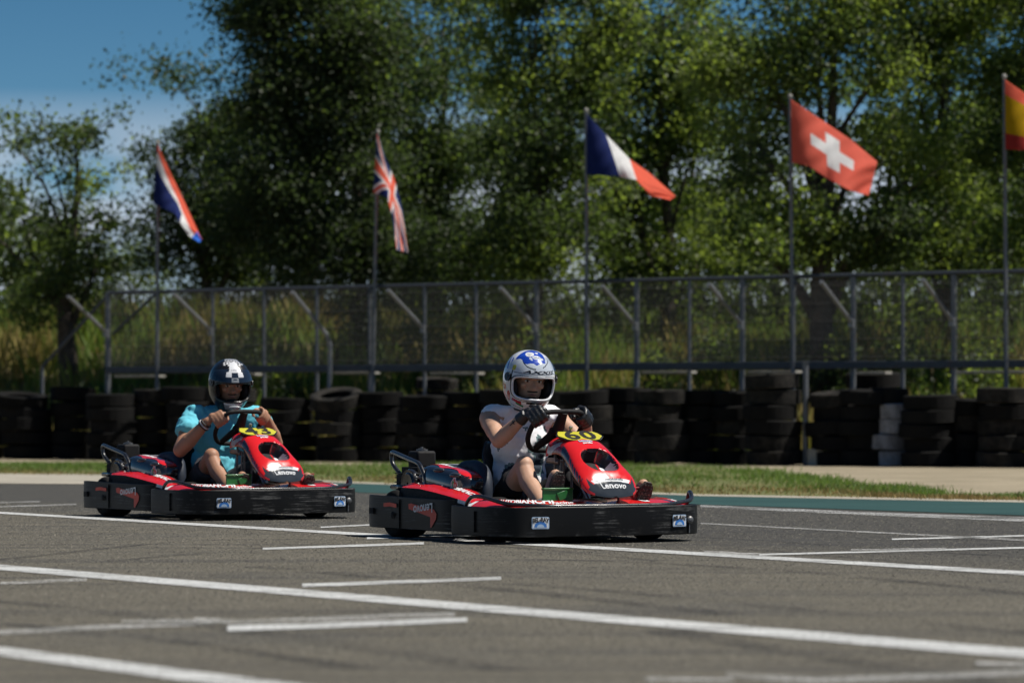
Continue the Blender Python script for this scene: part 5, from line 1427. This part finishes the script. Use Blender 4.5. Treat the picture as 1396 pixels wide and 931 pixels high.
# ---- driver of the leading kart: white and blue helmet, white sleeveless shirt, black gloves
def ang(a, b, c, d): return math.hypot((a-c)*math.cos(R(b)), b-d)
def col1(az, el):
    if el > 30 and -72 < az < 27 + max(0, el-44)*.9 and el > 36 + (.17*-az if az < 0 else .30*az) + 3*math.sin(abs(az)*.16):
        if ang(az, el, -25, 66) < 9: return 1 if ang(az, el, -25, 66) > 5 or (az*1.3+el) % 4 < 2.4 else 4
        if (abs(az-3)/15)**2 + (abs(el-57)/5.5)**2 < 1: return 2 if abs(az-3) < 9 and abs(el-55.5) < 1.0 else 1
        if ang(az, el, -17, 53) < 3 or ang(az, el, -13, 49.5) < 2 or ang(az, el, 14, 72) < 3 or ang(az, el, 20, 52) < 3.4: return 1
        return 3
    if el > 20 and -50 < az < -2 and abs(el - (27 + .52*-az - 7*math.sin((az+2)/48*math.pi*-1))) < 1.3: return 2
    if el > 20 and 14 < az < 48 and abs(el - (24 + .5*az)) < 1.1: return 2
    if abs(el-17.5) < 1.1 and abs(az) < 58: return 2
    if ang(az, el, -60, 26) < 6: return 7
    if -112 < az < -78 and 20 < el < 46 and ((az+el*.6) % 15) < 6: return 3
    if -64 < az < -60 and -4 < el < 26: return 2
    if el < -8:
        d = -el
        if (abs(az+88)/9)**2 + (abs(el+10)/7)**2 < 1: return 5
        if (abs(az+72+ (d-24)*.4)/7)**2 + (abs(el+26)/10)**2 < 1: return 5
        if -60 < az < -34 and abs(el + 33 + (az+47)*.25) < 3.2: return 5
        if -52 < az < -30 and abs(el + 39.5 + (az+41)*.32) < 3.0: return 6
        if -66 < az < -28 and abs(el + 36 + (az+47)*.28) < .8: return 2
        if -78 < az < -20 and abs(el + 47 + (az+50)*.18) < .8: return 2
        if abs(az) < 20 and abs(el+34) < 2.2: return 2
        if 22 < az < 50 and abs(el+35 - (az-36)*.2) < 2.0: return 5
        if abs(az) < 62 and abs(el+31.5) < .9: return 2
    return 1
d1 = dict(dy=.02, head=(-.01, .020, .935), yaw=-15, pitch=10, roll=-3, w=1.0, gloves=True, skin=S['skin1'], shirt=S['shirt1'], shorts=S['shorts1'],
 shR=(-.11, -.195, .705), elR=(.15, -.275, .575), gripR=(.388, -.150, .704), tanR=(.35, .65, .5), shL=(-.03, .225, .705), elL=(.16, .30, .545), gripL=(.385, .152, .698), tanL=(.35, -.65, .5),
 hipR=(-.06, -.105, .20), knR=(.335, -.215, .425), anR=(.675, -.265, .185), toeR=(.745, -.245, .385), hipL=(-.06, .11, .20), knL=(.36, .305, .445), anL=(.70, .30, .15), toeL=(.775, .325, .325),
 sl0=-.10, sleeve=0, leg=.62, hcol=col1, hmats=[S['hwhite'], S['hwhite'], S['hblack'], S['hblue'], S['hgrey'], S['hred'], S['hgreen'], S['hyel']], trim=S['hwhite'],
 v0=24, v1=58, vk=.075, vcol=lambda a, e: 0, vmats=[S['clear']], vent=S['hblack'])
p1, h1, hs1, hp1 = driver(O1, RZ1, d1)
tag(p1, 'person in white sleeveless shirt, black gloves and blue topped white helmet driving', 'person')
lettering('lettering', 'AXXIS', .1, lambda x, y: hs1(8 + x*260, 21.5 + y*78, 1.006), S['hblack'], h1, .004, .35, 2, 1.1)

# ---- driver of the following kart: black helmet with a white tower, teal t-shirt, bare hands
def tower(az, el):
    if el > 41: 
        if abs(az) < 15 + (el-41)*.25 and el < 74: return 1 if not (abs(az) < 12 and 43 < el < 44.5) else 0
        if el >= 74: return 1 if ((az//24) + (el//6)) % 2 == 0 else 0
        if abs(az) < 62 and el > 58 and ((az//13) + (el//7)) % 2 == 0: return 1
        return 0
    if 7.5 < abs(az) < 25 and 25.5 < el < 38: return 1
    if abs(az) < 19 and 37 < el <= 41: return 1
    if abs(az) < 8 and 14 < el < 25: return 2 if not (abs(az) < 5 and 19 < el < 22.5) else 0
    return 0
def col2(az, el):
    if el > 30: return tower(az, el)
    if el < -30 and abs(az) < 30 and el > -50: return 2 if el < -35 else 1
    return 0
def vcol2(az, el): return tower(az, el) if el > 13 else 0
d2 = dict(dy=.10, head=(.03, .105, .945), yaw=-18, pitch=14, roll=0, w=1.18, gloves=False, skin=S['skin2'], shirt=S['shirt2'], shorts=S['shorts2'],
 shR=(-.06, -.125, .715), elR=(.10, -.335, .475), gripR=(.36, -.160, .678), tanR=(.35, .65, .5), shL=(-.02, .335, .705), elL=(.17, .40, .52), gripL=(.385, .152, .698), tanL=(.35, -.65, .5),
 hipR=(-.06, -.095, .20), knR=(.345, -.225, .425), anR=(.675, -.225, .165), toeR=(.735, -.200, .30), hipL=(-.06, .12, .20), knL=(.36, .29, .40), anL=(.70, .28, .14), toeL=(.775, .30, .29),
 sl0=.10, sleeve=.45, leg=.72, hcol=col2, hmats=[S['hblack'], S['hwhite'], S['hgrey']], trim=S['hblack'],
 v0=13, v1=46, vk=.055, vcol=vcol2, vmats=[S['hnavy'], S['hwhite'], S['hgrey']], vent=S['hgrey'])
p2, h2, hs2, hp2 = driver(O2, RZ2, d2)
tag(p2, 'person in teal t-shirt and charcoal shorts with black and white helmet driving', 'person')
